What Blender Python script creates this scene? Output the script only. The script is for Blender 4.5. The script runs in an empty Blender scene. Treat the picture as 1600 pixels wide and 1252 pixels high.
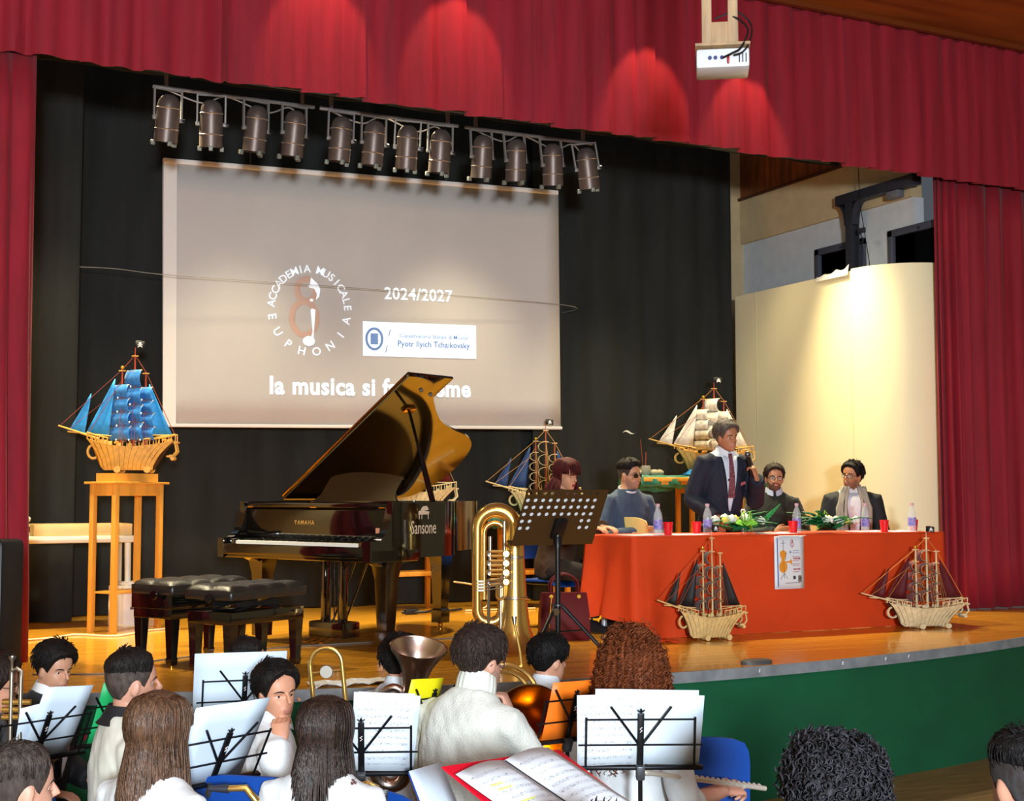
import bpy, bmesh, math, random
import numpy as np
from math import sin, cos, pi, radians as R, sqrt
from mathutils import Vector, Matrix, Euler, noise
random.seed(7); np.random.seed(7)
SC = bpy.context.scene
COL = SC.collection

# ------------------------------------------------------------------ camera
cam = bpy.data.cameras.new('camera'); camo = bpy.data.objects.new('camera', cam); COL.objects.link(camo)
cam.sensor_width = 36; cam.lens = 2100 / 1600 * 36; cam.clip_start = .05
camo.location = (0, 0, 1.83)
camo.rotation_euler = (R(90 + 4.06), 0, R(-26))
SC.camera = camo

# ------------------------------------------------------------------ view, world, lights
SC.view_settings.view_transform = 'Standard'; SC.view_settings.look = 'None'
SC.view_settings.gamma = 1; SC.view_settings.use_curve_mapping = False
SC.view_settings.exposure = 0.0
w = bpy.data.worlds.new('world'); SC.world = w; w.use_nodes = True
w.node_tree.nodes['Background'].inputs[0].default_value = (.75, .85, 1, 1)
w.node_tree.nodes['Background'].inputs[1].default_value = .10

def aim(o, t):
    o.rotation_euler = (Vector(t) - o.location).to_track_quat('-Z', 'Y').to_euler()

def area(name, loc, target, size, power, col):
    l = bpy.data.lights.new(name, 'AREA'); l.energy = power; l.color = col
    l.shape = 'RECTANGLE'; l.size, l.size_y = size
    o = bpy.data.objects.new(name, l); o.location = loc; COL.objects.link(o); aim(o, target); return o

def spot(name, loc, target, power, col, ang, blend, r=.06):
    l = bpy.data.lights.new(name, 'SPOT'); l.energy = power; l.color = col
    l.spot_size = R(ang); l.spot_blend = blend; l.shadow_soft_size = r
    o = bpy.data.objects.new(name, l); o.location = loc; COL.objects.link(o); aim(o, target); return o

WARM = (1, .86, .54)
area('flash_light', (-.9, -4.0, 2.4), (4.6, 8, 1.8), (.6, .6), 1450, (.82, .91, 1))
area('overhead_fill', (2.0, 1.2, 5.6), (2.4, 4.6, 0), (3.5, 2.5), 110, (.88, .94, 1))  # soft fill added above the audience, standing in for bounced flash
for k, x in enumerate((.4, 1.9, 3.9, 5.9, 7.7)):
    spot('stage_light', (x, 10.25, 5.25), (x, 8.97, .8), 950, WARM, 80, .75, .10)
for k, x in enumerate((1.2, 2.9, 4.9, 6.8)):
    spot('backdrop_fill', (x, 10.3, 5.3), (x, 11.35, .8), 330, WARM, 62, .85, .12)  # extra row added to warm the lower screen and back drape
spot('panel_fill', (6.9, 9.95, 5.2), (8.6, 11.2, 2.3), 420, WARM, 96, 1.0, .10)  # added spot that brightens the cream panel, not a fitted lamp
for k, (x, z) in enumerate(((2.88, 5.62), (3.95, 5.62), (5.62, 5.48), (6.58, 5.40))):
    spot('valance_light', (x, 8.55, z + .28), (x, 9.1, z - .55), 42, (1, .42, .26), 50, .35, .03)

# ------------------------------------------------------------------ materials
def lin(h):
    h = h.lstrip('#'); c = [int(h[i:i + 2], 16) / 255 for i in (0, 2, 4)]
    return tuple(x / 12.92 if x <= .04045 else ((x + .055) / 1.055) ** 2.4 for x in c)

MATS = {}
def mat(key, hexc, rough=.6, metal=0, var=.0, vscale=(8, 8, 8), hex2=None, bump=0, bscale=(60, 60, 60), coat=0, emit=0, spec=.5, trans=0, sss=0, sheen=0, ior=1.45, alpha=1):
    if key in MATS: return MATS[key]
    m = bpy.data.materials.new(key); m.use_nodes = True; nt = m.node_tree; b = nt.nodes['Principled BSDF']
    c = lin(hexc); b.inputs['Base Color'].default_value = (*c, 1)
    b.inputs['Roughness'].default_value = rough; b.inputs['Metallic'].default_value = metal
    b.inputs['Specular IOR Level'].default_value = spec
    b.inputs['Coat Weight'].default_value = coat; b.inputs['Coat Roughness'].default_value = .05
    b.inputs['Transmission Weight'].default_value = trans; b.inputs['IOR'].default_value = ior
    b.inputs['Sheen Weight'].default_value = sheen; b.inputs['Alpha'].default_value = alpha
    if sss:
        b.inputs['Subsurface Weight'].default_value = sss; b.inputs['Subsurface Radius'].default_value = (.02, .008, .004); b.inputs['Subsurface Scale'].default_value = .3
    if emit:
        b.inputs['Emission Color'].default_value = (*c, 1); b.inputs['Emission Strength'].default_value = emit
    if var or bump:
        tc = nt.nodes.new('ShaderNodeTexCoord')
        def nz(scale, det):
            mp = nt.nodes.new('ShaderNodeMapping'); mp.inputs['Scale'].default_value = scale
            n = nt.nodes.new('ShaderNodeTexNoise'); n.inputs['Scale'].default_value = 1; n.inputs['Detail'].default_value = det
            nt.links.new(tc.outputs['Object'], mp.inputs[0]); nt.links.new(mp.outputs[0], n.inputs['Vector']); return n
        if var:
            n = nz(vscale, 4); cr = nt.nodes.new('ShaderNodeMix'); cr.data_type = 'RGBA'
            c2 = lin(hex2) if hex2 else tuple(x * (1 - var) for x in c)
            cr.inputs[6].default_value = (*[min(1, x * (1 + (0 if hex2 else var * .5))) for x in c], 1); cr.inputs[7].default_value = (*c2, 1)
            mr = nt.nodes.new('ShaderNodeMapRange'); mr.inputs[1].default_value = .33; mr.inputs[2].default_value = .67
            nt.links.new(n.outputs[0], mr.inputs[0]); nt.links.new(mr.outputs[0], cr.inputs[0]); nt.links.new(cr.outputs[2], b.inputs['Base Color'])
        if bump:
            n = nz(bscale, 3); bp = nt.nodes.new('ShaderNodeBump'); bp.inputs['Strength'].default_value = bump; bp.inputs['Distance'].default_value = .01
            nt.links.new(n.outputs[0], bp.inputs['Height']); nt.links.new(bp.outputs[0], b.inputs['Normal'])
    MATS[key] = m; return m

# ------------------------------------------------------------------ mesh builder
def rotm(rx=0, ry=0, rz=0): return Euler((R(rx), R(ry), R(rz))).to_matrix().to_4x4()
def at(p, rx=0, ry=0, rz=0): return Matrix.Translation(p) @ rotm(rx, ry, rz)

class G:
    def __init__(s): s.v = []; s.f = []; s.m = []
    def add(s, vs, fs, M=None, mi=0):
        n = len(s.v)
        if M is not None: vs = [M @ Vector(p) for p in vs]
        s.v.extend([tuple(p) for p in vs]); s.f.extend([tuple(i + n for i in f) for f in fs]); s.m.extend([mi] * len(fs)); return s
    def box(s, c, d, M=None, bev=0, mi=0):
        x, y, z = d[0] / 2, d[1] / 2, d[2] / 2
        if bev:
            bm = bmesh.new(); bmesh.ops.create_cube(bm, size=1)
            for v in bm.verts: v.co = Vector((v.co.x * d[0], v.co.y * d[1], v.co.z * d[2]))
            bmesh.ops.bevel(bm, geom=list(bm.edges), offset=min(bev, min(d) * .45), segments=2, affect='EDGES', profile=.5)
            bm.verts.index_update(); vs = [v.co + Vector(c) for v in bm.verts]; fs = [[v.index for v in f.verts] for f in bm.faces]; bm.free()
            return s.add(vs, fs, M, mi)
        vs = [(c[0] + a * x, c[1] + b * y, c[2] + e * z) for a in (-1, 1) for b in (-1, 1) for e in (-1, 1)]
        return s.add(vs, [(0, 1, 3, 2), (4, 6, 7, 5), (0, 4, 5, 1), (2, 3, 7, 6), (0, 2, 6, 4), (1, 5, 7, 3)], M, mi)
    def loft(s, rings, cap=True, closed=False, M=None, mi=0):
        n = len(rings[0]); k = len(rings); vs = [p for r in rings for p in r]; fs = []
        for i in range(k if closed else k - 1):
            a, b = i * n, ((i + 1) % k) * n
            fs += [(a + j, a + (j + 1) % n, b + (j + 1) % n, b + j) for j in range(n)]
        if cap and not closed: fs += [tuple(range(n))[::-1], tuple(range((k - 1) * n, k * n))]
        return s.add(vs, fs, M, mi)
    def tube(s, pts, r, n=8, cap=True, closed=False, M=None, mi=0, flat=1):
        P = [Vector(p) for p in pts]; k = len(P)
        rs = r if isinstance(r, (list, tuple)) else [r] * k
        T = []
        for i in range(k):
            a = P[(i - 1) % k] if (i or closed) else P[0]; b = P[(i + 1) % k] if (i < k - 1 or closed) else P[-1]
            T.append(((b - a).normalized() if (b - a).length > 1e-9 else Vector((0, 0, 1))))
        u = T[0].orthogonal().normalized(); rings = []
        for i in range(k):
            u = (u - T[i] * u.dot(T[i]))
            u = u.normalized() if u.length > 1e-6 else T[i].orthogonal().normalized()
            w = T[i].cross(u)
            rings.append([P[i] + (u * cos(2 * pi * j / n) + w * sin(2 * pi * j / n) * flat) * rs[i] for j in range(n)])
        return s.loft(rings, cap, closed, M, mi)
    def lathe(s, prof, n=24, M=None, mi=0, cap=False):
        rings = [[(max(r, 1e-4) * cos(2 * pi * j / n), max(r, 1e-4) * sin(2 * pi * j / n), z) for j in range(n)] for r, z in prof]
        return s.loft(rings, cap, False, M, mi)
    def prism(s, out, h, M=None, mi=0, z0=0):
        n = len(out); vs = [(x, y, z0) for x, y in out] + [(x, y, z0 + h) for x, y in out]
        fs = [tuple(range(n))[::-1], tuple(range(n, 2 * n))] + [(j, (j + 1) % n, n + (j + 1) % n, n + j) for j in range(n)]
        return s.add(vs, fs, M, mi)
    def sheet(s, rows, th=0, M=None, mi=0):
        a = len(rows); b = len(rows[0]); P = [[Vector(p) for p in r] for r in rows]
        vs = [p for r in P for p in r]; fs = [(i * b + j, i * b + j + 1, (i + 1) * b + j + 1, (i + 1) * b + j) for i in range(a - 1) for j in range(b - 1)]
        if th:
            N = []
            for i in range(a):
                for j in range(b):
                    du = P[i][min(j + 1, b - 1)] - P[i][max(j - 1, 0)]; dv = P[min(i + 1, a - 1)][j] - P[max(i - 1, 0)][j]
                    n = du.cross(dv); N.append(n.normalized() if n.length > 1e-9 else Vector((0, 0, 1)))
            o = a * b; vs = vs + [p - n * th for p, n in zip(vs, N)]
            fs = fs + [tuple(o + q for q in f[::-1]) for f in fs]
            edge = [(0, j) for j in range(b)] + [(i, b - 1) for i in range(1, a)] + [(a - 1, j) for j in range(b - 2, -1, -1)] + [(i, 0) for i in range(a - 2, 0, -1)]
            e = [i * b + j for i, j in edge]
            fs += [(e[q], o + e[q], o + e[(q + 1) % len(e)], e[(q + 1) % len(e)]) for q in range(len(e))]
        return s.add(vs, fs, M, mi)
    def ell(s, c, r, M=None, nu=14, nv=9, mi=0):
        vs = [(0, 0, r[2])] ; fs = []
        for i in range(1, nv):
            t = pi * i / nv
            vs += [(r[0] * sin(t) * cos(2 * pi * j / nu), r[1] * sin(t) * sin(2 * pi * j / nu), r[2] * cos(t)) for j in range(nu)]
        vs.append((0, 0, -r[2])); L = len(vs) - 1
        fs += [(0, 1 + j, 1 + (j + 1) % nu) for j in range(nu)]
        for i in range(nv - 2):
            a = 1 + i * nu; fs += [(a + j, a + nu + j, a + nu + (j + 1) % nu, a + (j + 1) % nu) for j in range(nu)]
        a = 1 + (nv - 2) * nu; fs += [(a + j, L, a + (j + 1) % nu) for j in range(nu)]
        T = Matrix.Translation(c)
        return s.add(vs, fs, T @ M if M is not None else T, mi)
    def mesh(s, name, mats, ang=40):
        me = bpy.data.meshes.new(name); me.from_pydata(s.v, [], s.f)
        for m in (mats if isinstance(mats, (list, tuple)) else [mats]): me.materials.append(m)
        if any(s.m): me.polygons.foreach_set('material_index', s.m)
        me.polygons.foreach_set('use_smooth', [True] * len(me.polygons)); me.update()
        if ang < 180: me.set_sharp_from_angle(angle=R(ang))
        return me
    def obj(s, name, mats, parent=None, ang=40, loc=None, M=None):
        return link(name, s.mesh(name, mats, ang), parent, loc, M)

def link(name, data, parent=None, loc=None, M=None):
    o = bpy.data.objects.new(name, data); COL.objects.link(o)
    if parent is not None: o.parent = parent
    if loc is not None: o.location = loc
    if M is not None: o.matrix_basis = M
    return o

def tag(o, label=None, cat=None, group=None, kind=None):
    if label: o['label'] = label
    if cat: o['category'] = cat
    if group: o['group'] = group
    if kind: o['kind'] = kind
    return o

def thing(name, label, cat, loc=(0, 0, 0), rz=0, group=None, M=None):
    o = link(name, None); o.empty_display_size = .05
    if M is not None: o.matrix_basis = M
    else: o.location = loc; o.rotation_euler = (0, 0, R(rz))
    return tag(o, label, cat, group)

def struct(o): o['kind'] = 'structure'; return o

def dup(root, loc=None, rz=None, label=None, name=None):
    r = root.copy(); COL.objects.link(r)
    if loc is not None: r.location = loc
    if rz is not None: r.rotation_euler = (0, 0, R(rz))
    if label: r['label'] = label
    for ch in root.children:
        c = ch.copy(); COL.objects.link(c); c.parent = r
        for g in ch.children:
            d = g.copy(); COL.objects.link(d); d.parent = c
    return r

def text(s, size, M, material, name, parent, bold=0, ext=.0008, align='CENTER', sx=1, spacing=1):
    cu = bpy.data.curves.new(name, 'FONT'); cu.body = s; cu.size = size; cu.align_x = align; cu.align_y = 'CENTER'
    cu.offset = bold * size; cu.extrude = ext; cu.resolution_u = 3; cu.space_character = spacing
    t = bpy.data.objects.new(name, cu); COL.objects.link(t)
    dg = bpy.context.evaluated_depsgraph_get(); me = bpy.data.meshes.new_from_object(t.evaluated_get(dg))
    bpy.data.objects.remove(t); me.materials.clear(); me.materials.append(material)
    return link(name, me, parent, M=M @ Matrix.Diagonal((sx, 1, 1, 1)))

def arc(c, r, a0, a1, n, ax=0, ay=1):
    out = []
    for i in range(n + 1):
        a = R(a0 + (a1 - a0) * i / n); p = list(c); p[ax] += r * cos(a); p[ay] += r * sin(a); out.append(tuple(p))
    return out

def spline(pts, n=6):
    P = [Vector(p) for p in pts]; out = []
    for i in range(len(P) - 1):
        a = P[max(i - 1, 0)]; b = P[i]; c = P[i + 1]; d = P[min(i + 2, len(P) - 1)]
        for k in range(n):
            t = k / n
            out.append(.5 * ((2 * b) + (-a + c) * t + (2 * a - 5 * b + 4 * c - d) * t * t + (-a + 3 * b - 3 * c + d) * t ** 3))
    out.append(P[-1]); return out

def nzv(p, s): return noise.noise(Vector(p) * s)
# ================================================================== SETTING
S = .80                                                     # stage level
M_red = mat('red_velvet', '#8e0a20', .75, var=.22, vscale=(14, 14, 1.2), bump=.25, bscale=(300, 300, 300), sheen=.06)
M_black = mat('black_drape', '#20221f', .9, var=.3, vscale=(6, 6, 1), bump=.2, bscale=(200, 200, 200))
M_stage = mat('stage_wood', '#d8992e', .22, var=.22, vscale=(1.3, 16, 1), hex2='#c08222', bump=.04, bscale=(4, 60, 4), coat=.25)
M_hall = mat('hall_floor_wood', '#86693f', .45, var=.3, vscale=(3, 22, 1), bump=.05)
M_green = mat('green_cloth', '#00512f', .85, var=.18, vscale=(2, 2, 3), bump=.25, bscale=(400, 400, 400))
M_nose = mat('grey_nosing', '#6f7377', .6, var=.35, vscale=(9, 9, 9), hex2='#8c9092')
M_white = mat('white_plaster', '#c9cdcf', .8, var=.06)
M_beige = mat('beige_plaster', '#c4ad84', .8, var=.08)
M_cream = mat('cream_panel', '#f0e6bb', .55, var=.05, vscale=(.8, .8, .5))
M_clad = mat('wood_cladding', '#8a4a1c', .5, var=.45, vscale=(3, 14, 2.5))
M_beam = mat('ceiling_wood', '#9a5410', .45, var=.3, vscale=(.7, 6, 6), hex2='#7b3c08')
M_steel = mat('dark_steel', '#33343d', .5, .3)
M_pane = mat('night_glass', '#050607', .1)

struct(G().box((4.5, .5, -.03), (19, 15, .06)).obj('floor', M_hall))

def edge_y(x): 
    d = x - 4.2
    return 6.72 + (.070 if d < 0 else .046) * d * d
xs = [-1.6 + .25 * k for k in range(54)]
st = thing('stage', 'raised curved wooden stage with grey edge and green cloth front', 'stage', (0, 0, 0)); struct(st)
front = [(x, edge_y(x)) for x in xs]
G().prism(front + [(xs[-1], 12.6), (xs[0], 12.6)], .04, z0=S - .04).obj('stage_boards', M_stage, st)
G().sheet([[(x, edge_y(x) - .018, z) for x in xs] for z in (S + .002, S - .022, S - .062)], -.016).obj('edge_nosing', M_nose, st)
def skirt(x, z):
    t = (S - .06 - z) / .74
    return edge_y(x) + .012 + .02 * t * sin(x * 2.1 + 1) + .012 * t * sin(x * 5.3) + .01 * nzv((x, 0, z), 2.2)
G().sheet([[(x * .5 + y * .5, skirt(x * .5 + y * .5, z), z) for x, y in zip(xs[:-1] + xs[1:], xs[1:] + xs[:-1])][:53] for z in [S - .06 - .74 * k / 12 for k in range(13)]], .006).obj('skirt', M_green, st)
for px_, w_ in ((5.62, .012), (6.02, .01), (4.93, .008), (6.25, .008)):
    G().box((0, 0, 0), (w_, .004, .022)).obj('paint_chip', mat('chip_white', '#c9ccd0', .7), st, M=at((px_, edge_y(px_) - .037, S - .02), 0, 20, R(0)))

struct(G().box((4.5, 12.5, 3.4), (12, .1, 6.8)).obj('wall_back', M_beige))
wr = struct(G().box((9.06, 11.1, 2.75), (.12, 2.8, 3.86)).obj('wall_right', M_white))
G().box((9.03, 11.1, 4.93), (.14, 2.8, .5)).obj('upper_band', M_beige, wr)
for k in range(22):
    G().box((8.98 + .006 * random.random(), 12.4 - .118 * k, 5.75), (.03, .114, 1.14)).obj('cladding_board', M_clad, wr)
G().box((8.955, 11.1, 5.19), (.05, 2.8, .03)).obj('cladding_trim', mat('dark_wood', '#4a2410', .5), wr)
for n, (y0, y1) in enumerate(((10.42, 11.11), (9.30, 10.0))):
    wn = struct(thing('window_%d' % (n + 1), 'dark night window with grey frame high in right stage wall', 'window', (8.99, (y0 + y1) / 2, 3.85)))
    wd = y1 - y0
    f = G()
    for yy in (-wd / 2, wd / 2): f.box((0, yy, 0), (.06, .07, 1.1), bev=.006)
    for zz in (-.52, .52): f.box((0, 0, zz), (.06, wd + .07, .07), bev=.006)
    f.obj('window_frame', mat('window_grey', '#4a4b57', .5), wn)
    G().box((.015, 0, 0), (.01, wd - .05, 1.0)).obj('pane', M_pane, wn)
    G().box((-.035, -.05, .51), (.012, .03, .022)).obj('latch', M_steel, wn)
struct(G().box((-.75, 10.9, 3.3), (.1, 3.0, 5.0)).obj('wall_stage_left', M_cream))
M_hw = mat('hall_plaster', '#b9a878', .85, var=.06)
struct(G().box((11.85, 9.5, 3), (2.7, .12, 6.1)).obj('wall_stage_right', M_hw)); struct(G().box((-2.2, 9.5, 3), (2.8, .12, 6.1)).obj('wall_stage_corner', M_hw))
struct(G().box((-3.6, 1.6, 3), (.1, 15, 6.2)).obj('wall_left', M_hw)); struct(G().box((13.2, 1.6, 3), (.1, 15, 6.2)).obj('wall_hall_right', M_hw)); struct(G().box((4.8, -6.0, 3), (17, .1, 6.2)).obj('wall_front', M_hw))
ce = struct(G().box((4.8, 1.6, 6.09), (17, 15.2, .08)).obj('ceiling', M_beam))
G().box((4.7, 9.02, 6.03), (13, .05, .05)).obj('edge_moulding', mat('dark_trim_wood', '#6e2f0b', .5), ce)

# steel post with bracket and arm
t = thing('steel_post', 'dark steel post with curved bracket and horizontal beam above the cream panel', 'post', (8.84, 10.40, S))
G().box((0, 0, 1.97), (.10, .015, 3.94)).box((-.045, 0, 1.97), (.012, .09, 3.94)).box((.045, 0, 1.97), (.012, .09, 3.94)).obj('upright', M_steel, t)
G().box((0, -.36, 3.99), (.11, 1.10, .10), bev=.006).obj('beam', M_steel, t)
for s in (-1, 1):
    G().sheet([[(x, s * (.05 + .11 * (1 - cos(a))), 3.72 + .22 * sin(a)) for x in (-.05, .05)] for a in [pi / 2 * k / 6 for k in range(7)]], .012).obj('curved_bracket', M_steel, t)
G().box((0, -.62, 3.9), (.09, .16, .07), bev=.008).obj('clamp', mat('grey_clamp', '#6b6d70', .5), t)
G().tube([(-.07, -.18, 4.5), (-.07, -.2, 3.9), (-.07, -.32, 3.3), (-.07, -.36, 2.9)], .004, 5).obj('cable', mat('black_cable', '#101012', .6), t)
G().box((-.07, -.22, 3.62), (.03, .09, .05), bev=.006).tube([(-.07, -.2, 3.6), (-.07, -.24, 3.52), (-.07, -.2, 3.5)], .005, 5).obj('hook', M_steel, t)

# cream cyclorama panel: flat run, then a quarter round
t = thing('cyclorama', 'tall cream panel with rounded corner standing at the right of the stage', 'panel', (0, 0, 0))
flat = [(8.5, 11.92), (8.5, 10.0)]
G().box((8.52, 10.965, S + 1.59), (.04, 1.91, 3.18)).obj('flat_panel', M_cream, t)
cur = [(8.5 + .60 * (1 - cos(a)), 9.995 - .60 * sin(a)) for a in [pi / 2 * k / 14 for k in range(15)]]
G().sheet([[(x, y, z) for x, y in cur] for z in (S, S + 1, S + 2, S + 3.19)], -.03).obj('curved_panel', M_cream, t)
rag = [(8.49, 10.05 + .06 * k, 3.975 + (.035 if k % 3 else .07) * (1 - k / 10)) for k in range(9)]
G().sheet([rag, [(x - .02, y, 3.94) for x, y, z in rag]], .004).obj('torn_edge', mat('torn_paper', '#e9e6da', .8), t)
for y in (11.55,): G().box((8.498, y, S + 1.59), (.004, .006, 3.16)).obj('seam', mat('seam', '#c9bd92', .7), t)
t = tag(G().tube([(8.47, 11.99, S), (8.47, 11.99, 5.5)], .022, 10).obj('bamboo_pole', mat('bamboo', '#c99b5a', .5, var=.2, vscale=(4, 4, 6))), 'thin pale wooden pole between black drape and cream panel', 'pole')
for z in (4.15, 4.55, 4.85): G().lathe([(.024, -.006), (.026, 0), (.024, .006)], 10, at((8.47, 11.99, z))).obj('tie_band', M_steel, t)

# ------------------------------------------------------------------ drapes
def drape(name, label, x0, x1, yf, z0, z1, material, n=None, flare=0, hem=None):
    n = n or int(abs(x1 - x0) * 26)
    rows = []
    for k in range(9):
        t = k / 8; z = z1 + (z0 - z1) * t
        rows.append([(x0 + (x1 - x0) * i / n, *(lambda x: (yf(x, t), z + (hem(x) * t if hem else 0)))(x0 + (x1 - x0) * i / n)) for i in range(n + 1)])
    return tag(G().sheet(rows, .006).obj(name, material, ang=180), label, 'curtain')

drape('back_drape', 'wide black back curtain hanging behind the projection screen', .2, 6.3, lambda x, t: 12.02 + .035 * sin(x * 7.3) * (1 - .3 * t) + .02 * sin(x * 17 + 2), S + .01, 5.7, M_black)
drape('side_drape', 'black curtain hanging right of the projection screen', 6.02, 8.43, lambda x, t: 11.86 + .03 * sin(x * 6.1 + 1) + .02 * sin(x * 19), S + .01, 5.7, M_black)
drape('leg_drape', 'narrow black side curtain beside the left red curtain', .45, 1.62, lambda x, t: 11.55 + .05 * sin(x * 11) + .02 * sin(x * 29), S + .01, 5.7, M_black)
drape('border_drape', 'black border strip hanging above the stage spotlights', .6, 8.4, lambda x, t: 10.08 + .02 * sin(x * 8), 4.99, 6.0, M_black)

# valance: overlapping pleats, stepped hem
random.seed(3)
edges = [-.6]
while edges[-1] < 11.2: edges.append(edges[-1] + random.uniform(.17, .32))
dep = [random.uniform(.04, .10) for _ in edges]; hz = [random.uniform(-.012, .012) for _ in edges]
def pleat(x, t):
    i = max(k for k, e in enumerate(edges) if e <= x + 1e-6); i = min(i, len(edges) - 2); u = (x - edges[i]) / (edges[i + 1] - edges[i])
    if x < 2.2: return -.03 * sin(u * 2 * pi) * (.4 + .6 * t)
    return -dep[i] * (u ** 1.6) * (.35 + .65 * t) + .012 * sin(u * 9 + i)
cols = []
for i in range(len(edges) - 1):
    for u in (0, .12, .3, .5, .7, .88, .965): cols.append(edges[i] + u * (edges[i + 1] - edges[i]))
rows = []
for k in range(11):
    t = k / 10
    rows.append([(x, 9.1 + pleat(x, t), 6.06 + (4.70 + hz[max(j for j, e in enumerate(edges) if e <= x + 1e-6)] - 6.06) * t) for x in cols])
va = tag(G().sheet(rows, .008).obj('valance', M_red, ang=50), 'pleated crimson valance hanging across the top of the stage opening', 'curtain')
G().sheet([[(x, 9.1 + pleat(x, .97) - .004, 4.76 + dz) for x in cols] for dz in (.004, 0)], .002).obj('hem_stitch', mat('stitch_red', '#7c0a1c', .8), va, ang=50)
G().box((5, 9.11, 6.03), (12, .05, .06)).obj('heading_tape', mat('tape_red', '#6d0818', .8), va)

def redcurtain(name, label, path, folds, amp, z0, z1, seed):
    random.seed(seed); P = spline(path, 40); n = len(P); rows = []
    ph = [random.uniform(0, 6) for _ in range(3)]
    for k in range(10):
        t = k / 9; z = z1 + (z0 - z1) * t; row = []; back = max(0, 1 - t * 1.15) ** .8
        for i, p in enumerate(P):
            q = P[min(i + 1, n - 1)] - P[max(i - 1, 0)]; nn = Vector((-q.y, q.x, 0)).normalized(); s = i / (n - 1)
            a = amp * (.55 + .45 * t) * (.6 * sin(2 * s * folds * pi + ph[0] + .25 * sin(t * 2)) + .2 * sin(s * folds * 3.3 * pi + ph[2])) + amp * .3 * sin(s * folds * 2.7 * pi + ph[1]) * t
            row.append(p + nn * a * (1 - .5 * back * (seed == 4)) + Vector((0, (9.17 - p.y) * back if seed == 4 else 0, z)))
        rows.append(row)
    return tag(G().sheet(rows, .008).obj(name, M_red, ang=180), label, 'curtain')
redcurtain('stage_curtain', 'crimson curtain drawn back at the left side of the stage', [(-.6, 8.35, 0), (.2, 8.45, 0), (.62, 8.5, 0), (.86, 8.72, 0), (.98, 9.05, 0), (.93, 9.35, 0)], 5, .07, S + .01, 4.78, 4)
redcurtain('stage_curtain', 'crimson curtain hanging in deep folds at the right side of the stage', [(8.87, 9.30, 0), (8.95, 9.24, 0), (9.2, 9.22, 0), (9.7, 9.24, 0), (10.3, 9.22, 0), (11, 9.22, 0)], 11, .075, S + .01, 4.80, 5)

# ------------------------------------------------------------------ projection screen and slide
M_scr = mat('screen_fabric', '#bfbab5', .7, var=.05, vscale=(1.5, 1.5, .6))
M_edge = mat('screen_edge', '#ded9d2', .7)
ang = math.atan2(-.2, 3.735)
MS = Matrix.Translation((2.345, 11.62, 2.42)) @ rotm(0, -.75, math.degrees(ang))
sc_ = thing('projection_screen', 'white projection screen with music academy slide on the black drape', 'screen', M=MS)
W_, H_ = 3.75, 2.32
G().sheet([[(W_ * i / 24 + (.012 * (i / 12 - 1) * (1 - k / 8)), .0015 * sin(i * 1.1 + k * .4), H_ * (1 - k / 8)) for i in range(25)] for k in range(9)], .004).obj('screen_sheet', M_scr, sc_, ang=180)
G().box((W_ / 2, -.004, H_ - .012), (W_ + .02, .03, .045), bev=.01).obj('top_bar', M_edge, sc_)
G().box((.055, -.008, H_ / 2), (.11, .003, H_ - .03)).obj('left_border', M_edge, sc_)
G().box((W_ / 2, -.008, .012), (W_ + .03, .02, .03), bev=.008).obj('bottom_bar', M_edge, sc_)
for x in (.75, 2.6): G().tube([(x, 0, H_), (x, 0, H_ + .5)], .003, 5).obj('suspension_cord', mat('grey_cord', '#5c5c5c', .6), sc_)
M_lt = mat('slide_light', '#e6f1fb', .6, emit=.36); M_pk = mat('slide_pink', '#c7a696', .7); M_lb = mat('slide_blue', '#6d92cc', .6, emit=.05)
YS = -.008
def onscr(x, z, roll=0): return at((x, YS, z)) @ rotm(90, 0, 0) @ rotm(0, 0, roll)
text('2024/2027', .155, onscr(2.315, 1.235), M_lt, 'slide_text', sc_, .014, sx=.96, spacing=1.05)
text('la musica si fa insieme', .218, onscr(1.87, .365), M_lt, 'slide_text', sc_, .033, sx=.90, spacing=1.08)
g = G()
def ring_text(s, a0, a1, r, size, flip, parent):
    n = len(s)
    for i, ch in enumerate(s):
        if ch == ' ': continue
        a = R(a0 + (a1 - a0) * i / (n - 1)); x = 1.285 + r * .93 * cos(a); z = 1.05 + r * sin(a)
        text(ch, size, onscr(x, z, math.degrees(a) + (90 if flip else -90)), M_lt, 'ring_letter', parent, .010)
ring_text('ACCADEMIA MUSICALE', 172, 6, .375, .098, False, sc_)
ring_text('EUPHONIA', 190, 348, .375, .105, True, sc_)
# pale clef ornament (two loops) behind a white note
gl = G()
for c, rx, rz in (((1.255, 1.235), .085, .10), ((1.235, .98), .115, .15)):
    gl.tube([(c[0] + rx * cos(a), 0, c[1] + rz * sin(a)) for a in [2 * pi * k / 24 for k in range(24)]], .028, 6, closed=True, M=Matrix.Translation((0, YS, 0)) @ Matrix.Diagonal((1, .1, 1, 1)))
gl.obj('clef_ornament', M_pk, sc_)
gn = G(); Mn = onscr(0, 0) @ Matrix.Translation((0, 0, .005))
gn.prism([(1.285, .78), (1.315, .79), (1.335, 1.06), (1.30, 1.07), (1.292, 1.05), (1.31, .86)], .002, Mn)
gn.ell((1.275, YS - .006, .775), (.055, .003, .045))
gn.prism([(1.278, 1.215), (1.288, 1.215), (1.30, 1.29), (1.36, 1.235), (1.385, 1.185), (1.375, 1.12), (1.345, 1.09), (1.355, 1.14), (1.33, 1.19), (1.28, 1.20)][::-1], .002, Mn @ Matrix.Translation((-.005, .06, 0)))
gn.ell((1.30, YS - .007, 1.145), (.017, .002, .013))
gn.obj('music_note', M_lt, sc_)
G().box((2.33, YS, .815), (1.105, .003, .315)).obj('logo_plate', M_lt, sc_)
gb = G().tube([(1.885 + .075 * cos(a), YS - .004, .815 + .095 * sin(a)) for a in [2 * pi * k / 24 for k in range(24)]], .011, 6, closed=True)
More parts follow.
